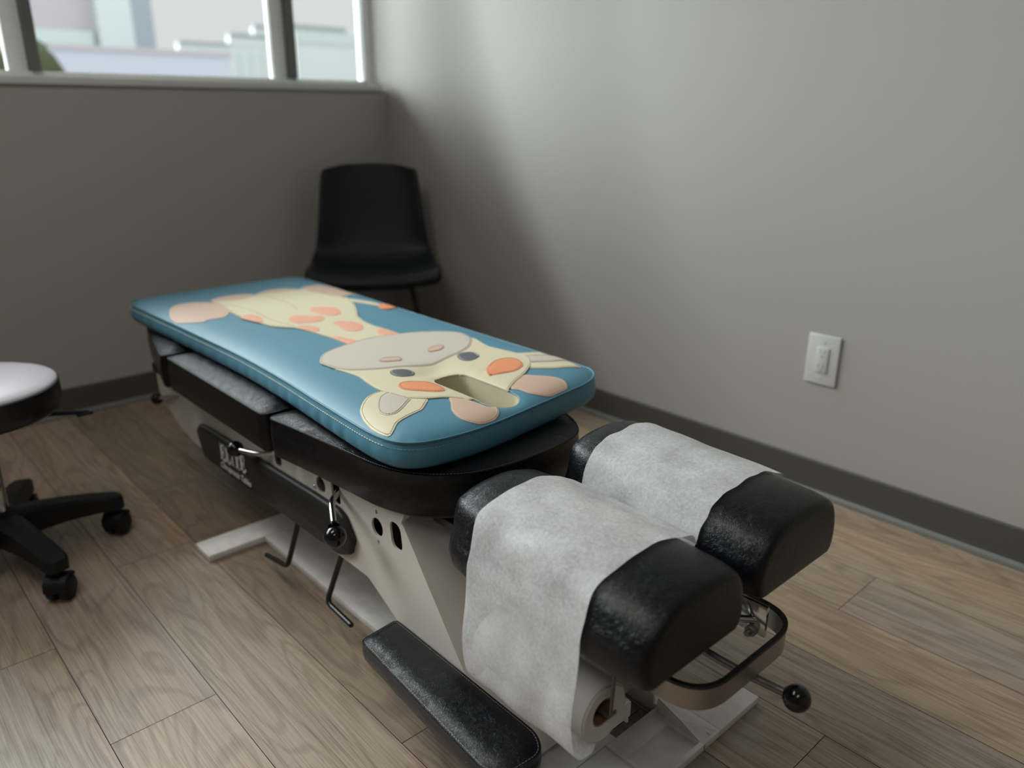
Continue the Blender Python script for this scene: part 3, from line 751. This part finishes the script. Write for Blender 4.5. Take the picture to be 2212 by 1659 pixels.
# ------------------------------------------------------------------ blue giraffe cushion
CU = empty('giraffe_cushion', 'sky-blue padded cushion with an applique giraffe, lying on the table', 'cushion', (.895, 1.6, .457))
cout = resample(ccw(smooth_closed([(.652, 1.868), (.658, 1.58), (.652, 1.38), (.642, 1.234), (.634, 1.11), (.631, 1.035), (.635, .989), (.648, .960), (.680, .939), (.740, .928), (.803, .928), (.883, .937), (1.006, .954), (1.070, .964), (1.110, .980), (1.135, 1.005), (1.146, 1.05), (1.148, 1.30), (1.148, 1.6), (1.152, 1.9), (1.155, 2.15), (1.150, 2.225), (1.125, 2.256), (1.08, 2.264), (.90, 2.268), (.72, 2.264), (.670, 2.256), (.646, 2.225), (.644, 2.15)], 8)), .009)
_r = .0362
slot = resample(ccw([Vector((.8765 + _r * math.cos(a), 1.124 + _r * math.sin(a))) for a in [PI * k / 16 for k in range(17)]] + [Vector((.8765 - _r * math.cos(a), .994 - _r * math.sin(a))) for a in [PI * k / 16 for k in range(17)]]), .0035)
CC = Vector((.8765, 1.06)); ZB, ZS = .457, .503
def ray_hit(poly, ang):
    d = Vector((math.cos(ang), math.sin(ang))); best = None
    for i in range(len(poly)):
        a = poly[i] - CC; b = poly[(i + 1) % len(poly)] - CC; e_ = b - a
        den = d.x * e_.y - d.y * e_.x
        if abs(den) < 1e-12: continue
        t = (a.x * e_.y - a.y * e_.x) / den; u = (a.x * d.y - a.y * d.x) / den
        if t > 0 and -1e-6 <= u <= 1 + 1e-6 and (best is None or t > best): best = t
    return CC + d * (best or .01)
def dist(poly, q):
    b = 9
    for i in range(len(poly)):
        a = poly[i]; c = poly[(i + 1) % len(poly)]; e_ = c - a; l = e_.length_squared
        if l < 1e-14: continue
        t = max(0, min(1, (q - a).dot(e_) / l)); b = min(b, (q - (a + e_ * t)).length)
    return b
cout_c = resample(cout, .03); slot_c = resample(slot, .012)
def ztop(x, y):
    q = Vector((x, y)); d = dist(cout_c, q) if inside(cout_c, q) else 0.0
    z = ZS + .0135 * (1 - math.exp(-d / .022))
    ds = dist(slot_c, q) if not inside(slot_c, q) else 0.0
    z -= .0050 * math.exp(-ds / .012)
    dd = math.hypot((x - .872) / .045, (y - 1.185) / .035); z -= .0085 * math.exp(-dd * dd)       # dip above the face slot
    if .915 < x < 1.06 and 1.0 < y < 1.22:                                                         # pull creases beside the slot
        s = (x - .915); z += .0009 * math.sin((y - x * .55) * 230) * math.exp(-((s - .035) / .03) ** 2) * math.exp(-((y - 1.12) / .06) ** 2)
    return z
def cushion():
    angs = sorted([math.atan2((q - CC).y, (q - CC).x) for q in cout] + [math.atan2((q - CC).y, (q - CC).x) for q in slot])
    an = [angs[0]]
    for a in angs[1:]:
        if a - an[-1] > .0015: an.append(a)
    bm = bmesh.new(); S = [ray_hit(slot, a) for a in an]; O = [ray_hit(cout, a) for a in an]; n = len(an)
    T = [0, .004, .012, .03, .07, .13, .2, .28, .37, .46, .55, .64, .72, .79, .85, .90, .935, .96, .978, .99, 1.0]
    rings = []; mats_ = []
    ctr = Vector((.895, 1.6))
    for t in T: rings.append([bm.verts.new((*(S[i].lerp(O[i], t)), 0)) for i in range(n)])
    for r in rings:
        for v in r: v.co.z = ztop(v.co.x, v.co.y)
    On = ccw(O)
    # outward normals from the outer outline
    nrm = []
    for i in range(n):
        t = (O[(i + 2) % n] - O[i - 2]); t = t.normalized() if t.length > 1e-9 else Vector((1, 0)); nrm.append(Vector((t.y, -t.x)))
    nt_ = len(rings)
    for off, z in ((.0022, ZS + .0002), (.0028, ZS - .0018), (.0012, ZS - .0035), (.0020, ZS - .006), (.0052, ZS - .016), (.0066, ZS - .027), (.0050, ZS - .038), (-.001, ZB + .001), (-.012, ZB - .0005)):
        r = [bm.verts.new((O[i].x + nrm[i].x * (off + .0008 * math.sin(i * .9) * (off > .004)), O[i].y + nrm[i].y * off, z)) for i in range(n)]; rings.append(r)
    nb = len(rings)
    rings.append([bm.verts.new((S[i].x, S[i].y, ZB)) for i in range(n)])
    for k in range(1, 5): rings.append([bm.verts.new((S[i].x, S[i].y, ZB + (ztop(S[i].x, S[i].y) - ZB - .002) * k / 4.2)) for i in range(n)])
    L = len(rings)
    for j in range(L):
        a, b = rings[j], rings[(j + 1) % L]
        for i in range(n):
            f = bm.faces.new((a[i], a[(i + 1) % n], b[(i + 1) % n], b[i]))
            if j >= nb: f.material_index = 1
    return bm
cbody = wp('cushion_body', cushion(), [M['blue_vinyl'], M['cream']], CU, 50)
# piping seam and stitching along the edge
bm = bmesh.new(); st = resample(inset(cout, -.0050), .0078)
for i, q in enumerate(st[:-1]):
    d = (st[i + 1] - q).normalized() * .0024; n_ = Vector((d.y, -d.x)).normalized() * 0
    if q.y < .99: continue
    tube(bm, [(q.x - d.x, q.y - d.y, ZS - .0098), (q.x + d.x, q.y + d.y, ZS - .0098)], .0008, 5)
wp('edge_stitching', bm, M['thread'], cbody, 60, 'cream stitching along the long sides')
bm = bmesh.new(); st = resample(inset(cout, -.0050), .0062)
for i, q in enumerate(st[:-1]):
    d = (st[i + 1] - q).normalized() * .0019
    if q.y >= .99: continue
    tube(bm, [(q.x - d.x, q.y - d.y, ZS - .0098), (q.x + d.x, q.y + d.y, ZS - .0098)], .0004, 5)
wp('edge_stitching', bm, M['blue_thread'], cbody, 60, 'thin blue stitching across the head end')
bm = bmesh.new(); L_ = [Vector((q.x, q.y)) for q in inset(cout, -.0020)]; tube(bm, [(q.x, q.y, ZS + .0008) for q in L_ + L_[:1]], .0016, 8); wp('piping', bm, M['blue_vinyl'], cbody, 60)
bm = bmesh.new()
for dx, r_ in ((0, .0009),):
    tube(bm, [(.906 + dx, .9385, ZS - .002), (.906 + dx, .9350, ZS - .02), (.906 + dx, .9365, ZS - .040)], r_, 6)
wp('side_seam', bm, M['blue_vinyl'], cbody, 60)

# applique outlines in millimetres (x, y) on the cushion
PX = {
  'muzzle': [(748,1400),(771,1429),(801,1448),(845,1462),(911,1474),(963,1465),(1006,1453),(1041,1434),(1072,1409),(1094,1376),(1092,1350),(1083,1321),(1063,1296),(1036,1271),(998,1252),(955,1239),(917,1225),(894,1221),(870,1234),(844,1252),(819,1263),(787,1280),(756,1304),(743,1333),(740,1364),(739,1381)],
  'face': [(744,1334),(748,1300),(752,1258),(744,1213),(740,1176),(743,1144),(749,1115),(761,1092),(780,1073),(803,1060),(818,1044),(826,1030),(833,1017),(884,1048),(902,1031),(903,1003),(923,1017),(960,1040),(999,1059),(1036,1083),(1057,1100),(1074,1121),(1080,1141),(1084,1175),(1077,1218),(1073,1252),(1083,1292),(1086,1326),(1020,1299),(919,1283),(832,1300),(782,1321)],
  'eyeL': [(810,1239),(821,1246),(836,1241),(846,1227),(845,1208),(839,1197),(829,1192),(813,1199),(805,1213),(805,1227)],
  'eyeR': [(973,1233),(987,1245),(1006,1244),(1018,1232),(1013,1212),(1007,1203),(986,1193),(968,1197),(964,1212)],
  'nosL': [(833,1314),(849,1322),(865,1316),(877,1305),(875,1292),(866,1284),(850,1290),(835,1300)],
  'nosR': [(951,1306),(966,1318),(987,1322),(997,1313),(991,1301),(976,1291),(955,1290),(946,1294)],
  'cheL': [(777,1163),(789,1173),(805,1170),(820,1157),(832,1134),(833,1107),(828,1088),(821,1082),(807,1089),(788,1112),(774,1131),(771,1147)],
  'cheR': [(955,1121),(982,1143),(1010,1159),(1034,1160),(1049,1153),(1053,1133),(1042,1107),(1025,1092),(999,1082),(974,1085),(946,1090),(940,1094)],
  'earL': [(741,1163),(723,1162),(702,1152),(680,1132),(659,1106),(647,1084),(636,1057),(628,1024),(624,998),(627,983),(637,983),(653,995),(674,1015),(698,1026),(722,1033),(740,1038),(760,1055),(777,1074),(758,1103),(749,1149)],
  'innL': [(744,1146),(732,1145),(716,1135),(697,1112),(681,1086),(674,1067),(679,1053),(693,1050),(714,1061),(738,1079),(755,1094),(751,1118)],
  'horL': [(812,1054),(797,1031),(779,1007),(767,980),(762,956),(766,936),(776,925),(793,920),(810,925),(826,936),(837,950),(842,964),(832,973),(831,989),(829,1020),(827,1040)],
  'horR': [(998,1057),(1014,1040),(1031,1017),(1035,996),(1028,974),(1012,953),(994,939),(972,931),(954,936),(942,952),(933,974),(933,999),(927,1018),(966,1046)],
  'earR': [(1083,1173),(1100,1167),(1121,1155),(1134,1137),(1138,1108),(1127,1067),(1121,1030),(1115,1016),(1111,1021),(1095,1036),(1075,1046),(1054,1063),(1038,1083),(1058,1110),(1073,1134)],
  'innR': [(1085,1148),(1103,1136),(1119,1121),(1129,1099),(1131,1082),(1125,1063),(1100,1079),(1082,1091),(1061,1107),(1077,1130)],
  'f1': [(669,2014),(689,2059),(711,2085),(741,2093),(774,2077),(797,2050),(810,2016),(808,1972),(796,1937),(774,1903),(750,1877),(727,1881),(709,1877),(696,1868),(671,1882),(649,1902),(646,1918),(652,1961)],
  'f2': [(801,2072),(822,2094),(858,2103),(892,2098),(917,2082),(916,2062),(890,2023),(868,2023),(832,2026),(807,2034)],
  'f3': [(916,2058),(949,2086),(985,2097),(1020,2089),(1042,2063),(1041,2037),(1020,2016),(987,2025),(948,2038),(924,2040)],
  'f4': [(1047,2043),(1071,2066),(1098,2072),(1125,2061),(1145,2024),(1152,1972),(1147,1917),(1141,1894),(1125,1888),(1101,1888),(1071,1898),(1049,1927),(1037,1975),(1038,2013)],
  'body': [(799,2055),(801,1996),(787,1918),(782,1854),(792,1772),(798,1719),(821,1681),(834,1664),(843,1620),(848,1572),(853,1525),(852,1460),(840,1446),(968,1438),(985,1464),(985,1523),(982,1571),(989,1621),(1003,1666),(1029,1712),(1055,1762),(1074,1811),(1090,1863),(1073,1902),(1061,1976),(1049,2041),(996,2044),(932,2058),(875,2037),(833,2044)],
  's1': [(777,1837),(794,1852),(812,1848),(817,1818),(806,1775),(794,1762),(786,1785),(779,1820)],
  's2': [(858,1745),(879,1768),(902,1759),(916,1735),(935,1726),(928,1699),(911,1682),(888,1683),(863,1693),(852,1710)],
  's3': [(946,1803),(964,1815),(989,1796),(1004,1770),(995,1733),(976,1710),(955,1712),(945,1743),(941,1781)],
  's4': [(919,1643),(933,1651),(953,1637),(965,1610),(960,1575),(941,1547),(924,1545),(910,1560),(911,1589),(917,1617)],
  's5': [(845,1673),(865,1660),(871,1624),(855,1601),(844,1623),(840,1651)],
  's6': [(855,1537),(868,1529),(876,1494),(883,1465),(858,1454),(853,1461),(854,1500)],
  's7': [(955,1505),(971,1523),(980,1515),(985,1464),(974,1449),(952,1458),(949,1484)],
  'tail': [(1085,1861),(1099,1834),(1112,1797),(1121,1744),(1109,1723),(1093,1774),(1084,1808),(1074,1831)],
  'tip': [(1101,1724),(1122,1740),(1138,1722),(1136,1693),(1112,1678),(1092,1688)],
  'leg1': [(806,1991),(824,1911),(826,1857),(820,1763),(833,1673)],
  'leg2': [(928,2041),(932,1946),(931,1881),(919,1818)],
}

def patch(name, key, layer, m, parent, thread=None, lab=None, ins=.0035, grid=.008, n=4, th=.0017, wall=True):
    raw = [(a / 1000, b / 1000) for a, b in PX[key]]
    for i_, (a, b) in enumerate(raw):                 # settle each outline point onto the domed surface
        qx, qy = a, b
        for _ in range(4):
            f_ = (1 - ztop(qx, qy)) / .487; qx, qy = a * f_, b * f_
        raw[i_] = (qx, qy)
    lim = inset(cout_c, .0030)
    for i_, q_ in enumerate(raw):
        q_ = Vector(q_)
        while not inside(lim, q_): q_ = q_ + (Vector((.9, 1.25)) - q_).normalized() * .001
        raw[i_] = (q_.x, q_.y)
    out = ccw(smooth_closed(raw, n))
    out = [q for q in resample(out, .0035)]
    out = [q for q in out if not inside(slot, q)]
    # keep the patch clear of the slot: cut the hole when it lies inside
    holes_ = []
    pts = list(out); loops = [list(range(len(pts)))]
    if key == 'face':
        h = [q for q in inset(slot, -.0005)]
        holes_ = [h]
    V0 = [Vector(q) for q in pts]; edges = [(i, (i + 1) % len(pts)) for i in range(len(pts))]
    xs = [q.x for q in pts]; ys = [q.y for q in pts]
    if holes_:
        s0 = len(V0); V0 += [Vector(q) for q in h]; edges += [(s0 + i, s0 + (i + 1) % len(h)) for i in range(len(h))]
    gx = min(xs) + grid / 2
    while gx < max(xs):
        gy = min(ys) + grid / 2
        while gy < max(ys):
            q = Vector((gx, gy))
            if inside(pts, q) and dist(pts, q) > grid * .35: V0.append(q)
            gy += grid
        gx += grid
    V, E_, F, a_, b_, c_ = delaunay_2d_cdt(V0, edges, [], 1, 1e-6)
    bm = bmesh.new(); base_ = .0004 + .0013 * layer
    vt = []; vb = []
    for v in V:
        z = ztop(v.x, v.y) + base_
        de = dist(pts, v) if len(pts) < 400 else .01
        puff = .0006 * min(1, de / .004)
        vt.append(bm.verts.new((v.x, v.y, z + th * .45 + puff))); vb.append(bm.verts.new((v.x, v.y, z - th * .8)))
    keep = []
    for f in F:
        c = sum((V[i] for i in f), Vector((0, 0))) / len(f)
        if inside(pts, c) and not inside(slot, c): keep.append(f)
    cnt = set()
    for f in keep:
        bm.faces.new([vt[i] for i in f])
        for i in range(len(f)): cnt.add((f[i], f[(i + 1) % len(f)]))
    for (i, j) in cnt:
        if (j, i) not in cnt: bm.faces.new((vt[j], vt[i], vb[i], vb[j]))
    for v in vt + vb:
        if not v.link_faces: bm.verts.remove(v)
    o = wp(name, bm, m, parent, 40, lab, recalc=False)
    if thread:
        b2 = bmesh.new(); st = resample(inset(out, ins), .0052)
        for i, q in enumerate(st[:-1]):
            if inside(slot, q): continue
            d = (st[i + 1] - q); 
            if d.length > .009: continue
            d = d.normalized() * .0017; z = ztop(q.x, q.y) + base_ + th * .45 + .0006
            tube(b2, [(q.x - d.x, q.y - d.y, z), (q.x + d.x, q.y + d.y, z)], .00045, 4)
        wp('stitching', b2, thread, o)
    return o
patch('giraffe_foot', 'f1', 0, M['beige'], CU); patch('giraffe_foot', 'f2', 0, M['beige'], CU); patch('giraffe_foot', 'f3', 0, M['beige'], CU); patch('giraffe_foot', 'f4', 0, M['beige'], CU)
patch('tail', 'tail', 0, M['cream'], CU); patch('tail_tuft', 'tip', 1, M['orange'], CU)
gb = patch('giraffe_body', 'body', 1, M['cream'], CU, M['thread_brown'])
for k_ in ('s1', 's2', 's3', 's4', 's5', 's6', 's7'): patch('body_spot', k_, 2, M['salmon'], CU)
for k_ in ('leg1', 'leg2'):
    bm = bmesh.new(); raw = [Vector((a / 1000, b / 1000)) for a, b in PX[k_]]; q = dens([(p.x, p.y) for p in raw], 6)
    tube(bm, [(p.x, p.y, ztop(p.x, p.y) + .0026) for p in q], .0009, 6); wp('leg_seam', bm, M['thread_brown'], gb, 60)
patch('giraffe_ear', 'earL', 0, M['cream'], CU, M['thread_brown']); patch('inner_ear', 'innL', 1, M['muzzle'], CU, M['thread_brown'])
patch('giraffe_ear', 'earR', 0, M['cream'], CU, M['thread_brown']); patch('inner_ear', 'innR', 1, M['muzzle'], CU, M['thread_brown'])
patch('giraffe_horn', 'horL', 0, M['beige'], CU, M['thread']); patch('giraffe_horn', 'horR', 0, M['beige'], CU, M['thread'])
patch('giraffe_face', 'face', 1, M['cream'], CU, M['thread'])
patch('muzzle', 'muzzle', 2, M['muzzle'], CU, M['thread_brown'])
patch('nostril', 'nosL', 3, M['beige'], CU, M['thread_brown'], ins=.002); patch('nostril', 'nosR', 3, M['beige'], CU, M['thread_brown'], ins=.002)
patch('giraffe_eye', 'eyeL', 2, M['slate'], CU, M['thread']); patch('giraffe_eye', 'eyeR', 2, M['slate'], CU, M['thread'])
patch('cheek_spot', 'cheL', 2, M['orange'], CU, M['thread_brown']); patch('cheek_spot', 'cheR', 2, M['orange'], CU, M['thread_brown'])
bm = bmesh.new(); hh = resample(inset(slot, -.002), .004)
for i, q in enumerate(hh[:-1]):
    d = (hh[i + 1] - q).normalized() * .0014; z = ztop(q.x, q.y) + (.0030 if q.y > 1.0 else .001)
    tube(bm, [(q.x - d.x, q.y - d.y, z), (q.x + d.x, q.y + d.y, z)], .00045, 4)
wp('slot_stitching', bm, M['thread'], cbody)

# ------------------------------------------------------------------ black shell chair in the corner
def chair():
    r = empty('shell_chair', 'black plastic shell chair standing in the room corner behind the table', 'chair', (1.575, 2.48, 0), math.atan2(-.84, -.54) + PI / 2)
    # local: -y is the front
    prof = [(-.215, .418), (-.222, .430), (-.210, .442), (-.17, .445), (-.08, .436), (.02, .428), (.10, .430), (.155, .444), (.190, .475), (.212, .53), (.232, .60), (.250, .68), (.264, .75), (.272, .790), (.275, .803)]
    prof = dens(prof, 3)
    wid = lambda s: .232 if s < .45 else .232 - (s - .45) * .115
    bm = bmesh.new(); rows = []; N = len(prof)
    for i, q in enumerate(prof):
        s = i / (N - 1); row = []; W = wid(s)
        if s > .90: W *= 1 - .16 * ((s - .90) / .10) ** 2
        if s < .08: W *= 1 - .10 * (1 - s / .08) ** 2
        back = max(0, min(1, (s - .50) / .2))
        for k in range(25):
            u = -1 + 2 * k / 24; a = abs(u) ** 3
            x = u * W; up = .030 * a * (1 - back) * min(1, s / .15 + .3); fw = .045 * a * back
            dr = 0
            if s > .9: dr = -.020 * abs(u) ** 6 * ((s - .90) / .10)
            row.append(bm.verts.new((x, q.x - fw, q.y + up + dr)))
        rows.append(row)
    for a, b in zip(rows[:-1], rows[1:]):
        for k in range(24): bm.faces.new((a[k], a[k + 1], b[k + 1], b[k]))
    o = fin('seat_shell', bm, M['black_plastic'], r, 80)
    md = o.modifiers.new('t', 'SOLIDIFY'); md.thickness = .007; md.offset = -1
    for sx in (-1, 1):
        for (y0, y1, zt_) in ((-.14, -.21, .408), (.12, .20, .405)):
            bm = bmesh.new(); tube(bm, [(sx * .13, y0, zt_), (sx * .205, y1, .0)], [.011, .009], 12); fin('leg', bm, M['black_paint'], r, 60)
    bm = bmesh.new(); tube(bm, [(-.132, -.142, .402), (.132, -.142, .402)], .009, 10); tube(bm, [(-.132, .122, .402), (.132, .122, .402)], .009, 10); tube(bm, [(-.13, -.14, .402), (-.13, .12, .402)], .009, 10); tube(bm, [(.13, -.14, .402), (.13, .12, .402)], .009, 10)
    fin('seat_frame', bm, M['black_paint'], r, 60)
chair()

# ------------------------------------------------------------------ rolling stool
def stool():
    r = empty('rolling_stool', 'round rolling stool with pale lavender top, black side and five-arm castor base', 'stool', (.213, 1.963, 0))
    a0 = math.atan2(1.945 - 1.963, .4506 - .213)
    bm = bmesh.new(); lathe(bm, [(0, .366), (.140, .366), (.162, .370), (.170, .378), (.173, .395), (.173, .425), (.1725, .432), (.1685, .4335), (.10, .4335), (0, .4335)]); st_ = fin('seat', bm, M['seat_vinyl'], r, 60)
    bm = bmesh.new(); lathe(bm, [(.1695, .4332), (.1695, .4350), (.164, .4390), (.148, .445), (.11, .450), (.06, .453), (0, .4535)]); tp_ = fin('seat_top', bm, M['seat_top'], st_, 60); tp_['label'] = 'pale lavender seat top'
    bm = bmesh.new(); lathe(bm, [(0, .350), (.06, .350), (.065, .3665), (0, .3665)]); fin('seat_plate', bm, M['black_plastic'], r, 30)
    bm = bmesh.new(); tube(bm, bend([(.04, -.01, .358), (.13, -.045, .352), (.215, -.03, .332)], .03), .005, 10); box(bm, .19, .225, -.038, -.022, .326, .334, .003); fin('height_lever', bm, M['black_plastic'], r, 60)
    bm = bmesh.new(); lathe(bm, [(0, .10), (.026, .10), (.026, .24), (.024, .243), (.0, .243)], seg=32); fin('gas_cylinder', bm, M['chrome'], r, 40)
    bm = bmesh.new(); lathe(bm, [(0, .24), (.014, .24), (.014, .352), (0, .352)], seg=24); fin('piston', bm, M['chrome'], r, 40)
    bm = bmesh.new(); lathe(bm, [(0, .068), (.040, .068), (.048, .080), (.048, .124), (.038, .138), (.030, .141), (0, .141)], seg=40)
    for k in range(5):
        a = a0 + k * 2 * PI / 5; ca, sa = math.cos(a), math.sin(a); rings = []
        for (d, w_, zt_, hb_) in ((.030, .033, .132, .062), (.075, .029, .132, .056), (.13, .026, .126, .047), (.19, .0245, .117, .040), (.225, .024, .109, .036), (.247, .0225, .104, .034), (.258, .015, .099, .026)):
            sec = [(-w_, zt_ - hb_), (-w_, zt_ - .006), (-w_ * .72, zt_), (w_ * .72, zt_), (w_, zt_ - .006), (w_, zt_ - hb_)]
            rings.append([bm.verts.new((d * ca - s_ * sa, d * sa + s_ * ca, z_)) for s_, z_ in sec])
        for a_, b_ in zip(rings[:-1], rings[1:]):
            for i in range(6): bm.faces.new((a_[i], a_[(i + 1) % 6], b_[(i + 1) % 6], b_[i]))
        bm.faces.new(rings[0][::-1]); bm.faces.new(rings[-1])
    fin('star_base', bm, M['black_plastic'], r, 35)
    for k in range(5):
        a = a0 + k * 2 * PI / 5; c = Vector((.238 * math.cos(a), .238 * math.sin(a), 0))
        sw = (.75, 1.2, 2.4, -.35 + math.atan2(.674, .739) - 1.35, .9)[k]; Mx = Matrix.Translation(c) @ Matrix.Rotation(sw, 4, 'Z')
        bm = bmesh.new()
        for s in (-1, 1):
            # hooded twin wheels
            vs = []
            prf = [(0, .004), (.021, .004), (.0270, .007), (.0280, .012), (.0270, .021), (.021, .0255), (0, .0265)]
            rr_ = []
            for (rad, off) in prf:
                if rad == 0: rr_.append([bm.verts.new(Mx @ Vector((0, s * off, .0281)))])
                else: rr_.append([bm.verts.new(Mx @ Vector((rad * math.cos(2 * PI * q / 28), s * off, .0281 + rad * math.sin(2 * PI * q / 28)))) for q in range(28)])
            for A_, B_ in zip(rr_[:-1], rr_[1:]):
                for q in range(28):
                    q2 = (q + 1) % 28
                    if len(A_) == 1: bm.faces.new((A_[0], B_[q], B_[q2]))
                    elif len(B_) == 1: bm.faces.new((A_[q], A_[q2], B_[0]))
                    else: bm.faces.new((A_[q], A_[q2], B_[q2], B_[q]))
        cs = fin('caster', bm, M['black_plastic'], r, 50)
        bm = bmesh.new()
        arc = [(-.029, .030), (-.027, .047), (-.016, .058), (0, .062), (.016, .058), (.025, .049)]
        R_ = []
        for (x_, z_) in arc: R_.append([bm.verts.new(Mx @ Vector((x_, s_, z_))) for s_ in (-.023, .023)] + [bm.verts.new(Mx @ Vector((x_ * .9, s_, z_ - .004))) for s_ in (.023, -.023)])
        for A_, B_ in zip(R_[:-1], R_[1:]):
            for i in range(4): bm.faces.new((A_[i], A_[(i + 1) % 4], B_[(i + 1) % 4], B_[i]))
        bm.faces.new(R_[0]); bm.faces.new(R_[-1][::-1])
        tube(bm, [c + Vector((0, 0, .055)), c + Vector((0, 0, .085))], .008, 10)
        fin('caster_hood', bm, M['black_plastic'], cs, 50)
stool()

# ------------------------------------------------------------------ outside the window
M['pale_render'] = mat('pale_mauve_render', (.56, .52, .55), .8); M['pale_teal'] = mat('pale_teal_cladding', (.62, .72, .70), .7)
M['blue_grey'] = mat('blue_grey_cladding', (.36, .42, .47), .7); M['lav'] = mat('lavender_grey_roof_wall', (.60, .64, .75), .8)
M['far_glass'] = mat('pale_curtain_wall', (.66, .74, .74), .5); M['dark_roof'] = mat('grey_roof', (.36, .41, .42), .8); M['foliage'] = mat('olive_foliage', (.06, .075, .03), .8, bump=[(6, 1, .1, 4, one)])
M['strip'] = mat('window_strip_glass', (.12, .16, .17), .3)
M['asphalt'] = mat('asphalt', (.10, .10, .10), .9)
slab('ground_outside', -60, 90, 4, 140, -6.1, -6.0, M['asphalt'])['kind'] = 'structure'
def building(label, x0, x1, y0, y1, z1, m, extra=None, grp=None):
    r = empty('building', label, 'building', ((x0 + x1) / 2, (y0 + y1) / 2, -6), 0, grp)
    bm = bmesh.new(); box(bm, x0, x1, y0, y1, -6, z1); wp('wall', bm, m, r)
    return r
bA = building('tall pale mauve building with a grey-blue corner bay seen through the left pane', 3.2, 8.85, 25, 27, 14, M['pale_render'])
bm = bmesh.new(); box(bm, 7.4, 8.30, 24.6, 25.05, -6, 14); wp('bay', bm, M['far_glass'], bA)
bm = bmesh.new(); box(bm, 8.30, 8.86, 24.6, 25.05, -6, 14); wp('corner_bay', bm, M['blue_grey'], bA)
bm = bmesh.new(); box(bm, 3.2, 7.3, 24.8, 25.05, 2.55, 2.97); wp('parapet_band', bm, M['pale_teal'], bA)
bL = building('low lavender-grey flat-roofed building in front of the tall one', 4.4, 8.9, 20, 21.5, 2.26, M['lav'])
bm = bmesh.new(); box(bm, 4.35, 8.95, 19.95, 21.6, 2.20, 2.30); wp('roof_edge', bm, M['pale_render'], bL)
bF = building('distant pale office block with a stepped roof beside the centre mullion', 15.4, 21.0, 40, 40.3, 3.92, M['far_glass'])
bm = bmesh.new(); box(bm, 15.4, 17.9, 39.9, 40.3, 3.90, 4.02); box(bm, 17.9, 21.0, 39.9, 40.3, 4.35, 4.5); box(bm, 19.2, 21.0, 39.9, 40.3, 4.82, 4.95); wp('roof', bm, M['dark_roof'], bF)
bm = bmesh.new(); box(bm, 17.9, 21.0, 40, 40.3, 3.9, 4.36); box(bm, 19.2, 21.0, 40, 40.3, 4.4, 4.84); wp('upper_floor', bm, M['far_glass'], bF)
for k in range(8):
    bm = bmesh.new(); box(bm, 15.8 + k * .62, 15.95 + k * .62, 39.93, 40.02, 0, 3.7); wp('window_strip', bm, M['pale_teal'], bF)
bR = building('distant grey-roofed building seen through the right-hand pane', 21.4, 28, 40, 40.3, 4.95, M['far_glass'])
bm = bmesh.new(); box(bm, 21.3, 24.4, 39.9, 40.4, 4.85, 5.1); wp('roof', bm, M['dark_roof'], bR)
bm = bmesh.new(); box(bm, 21.4, 28, 39.92, 40.02, 4.25, 4.85); wp('window_band', bm, M['pale_teal'], bR)
def shrub():
    bm = bmesh.new(); rr = random.Random(3)
    for k in range(26):
        c = (1.7 + rr.random() * .95, 10.6 + rr.random() * .8, .2 + rr.random() * 1.55); s = .26 + rr.random() * .14
        q = bmesh.ops.create_icosphere(bm, subdivisions=2, radius=s)
        for v in q['verts']: v.co = v.co * (1 + rr.uniform(-.14, .14)) + Vector(c)
    r = empty('tree', 'olive-green tree top outside the far left pane', 'tree', (2.2, 11, -6)); wp('foliage', bm, M['foliage'], r, 60)
    bm = bmesh.new(); tube(bm, [(2.2, 11, -6), (2.2, 11, .6)], [.14, .07], 10); wp('trunk', bm, M['cardboard'], r)
shrub()
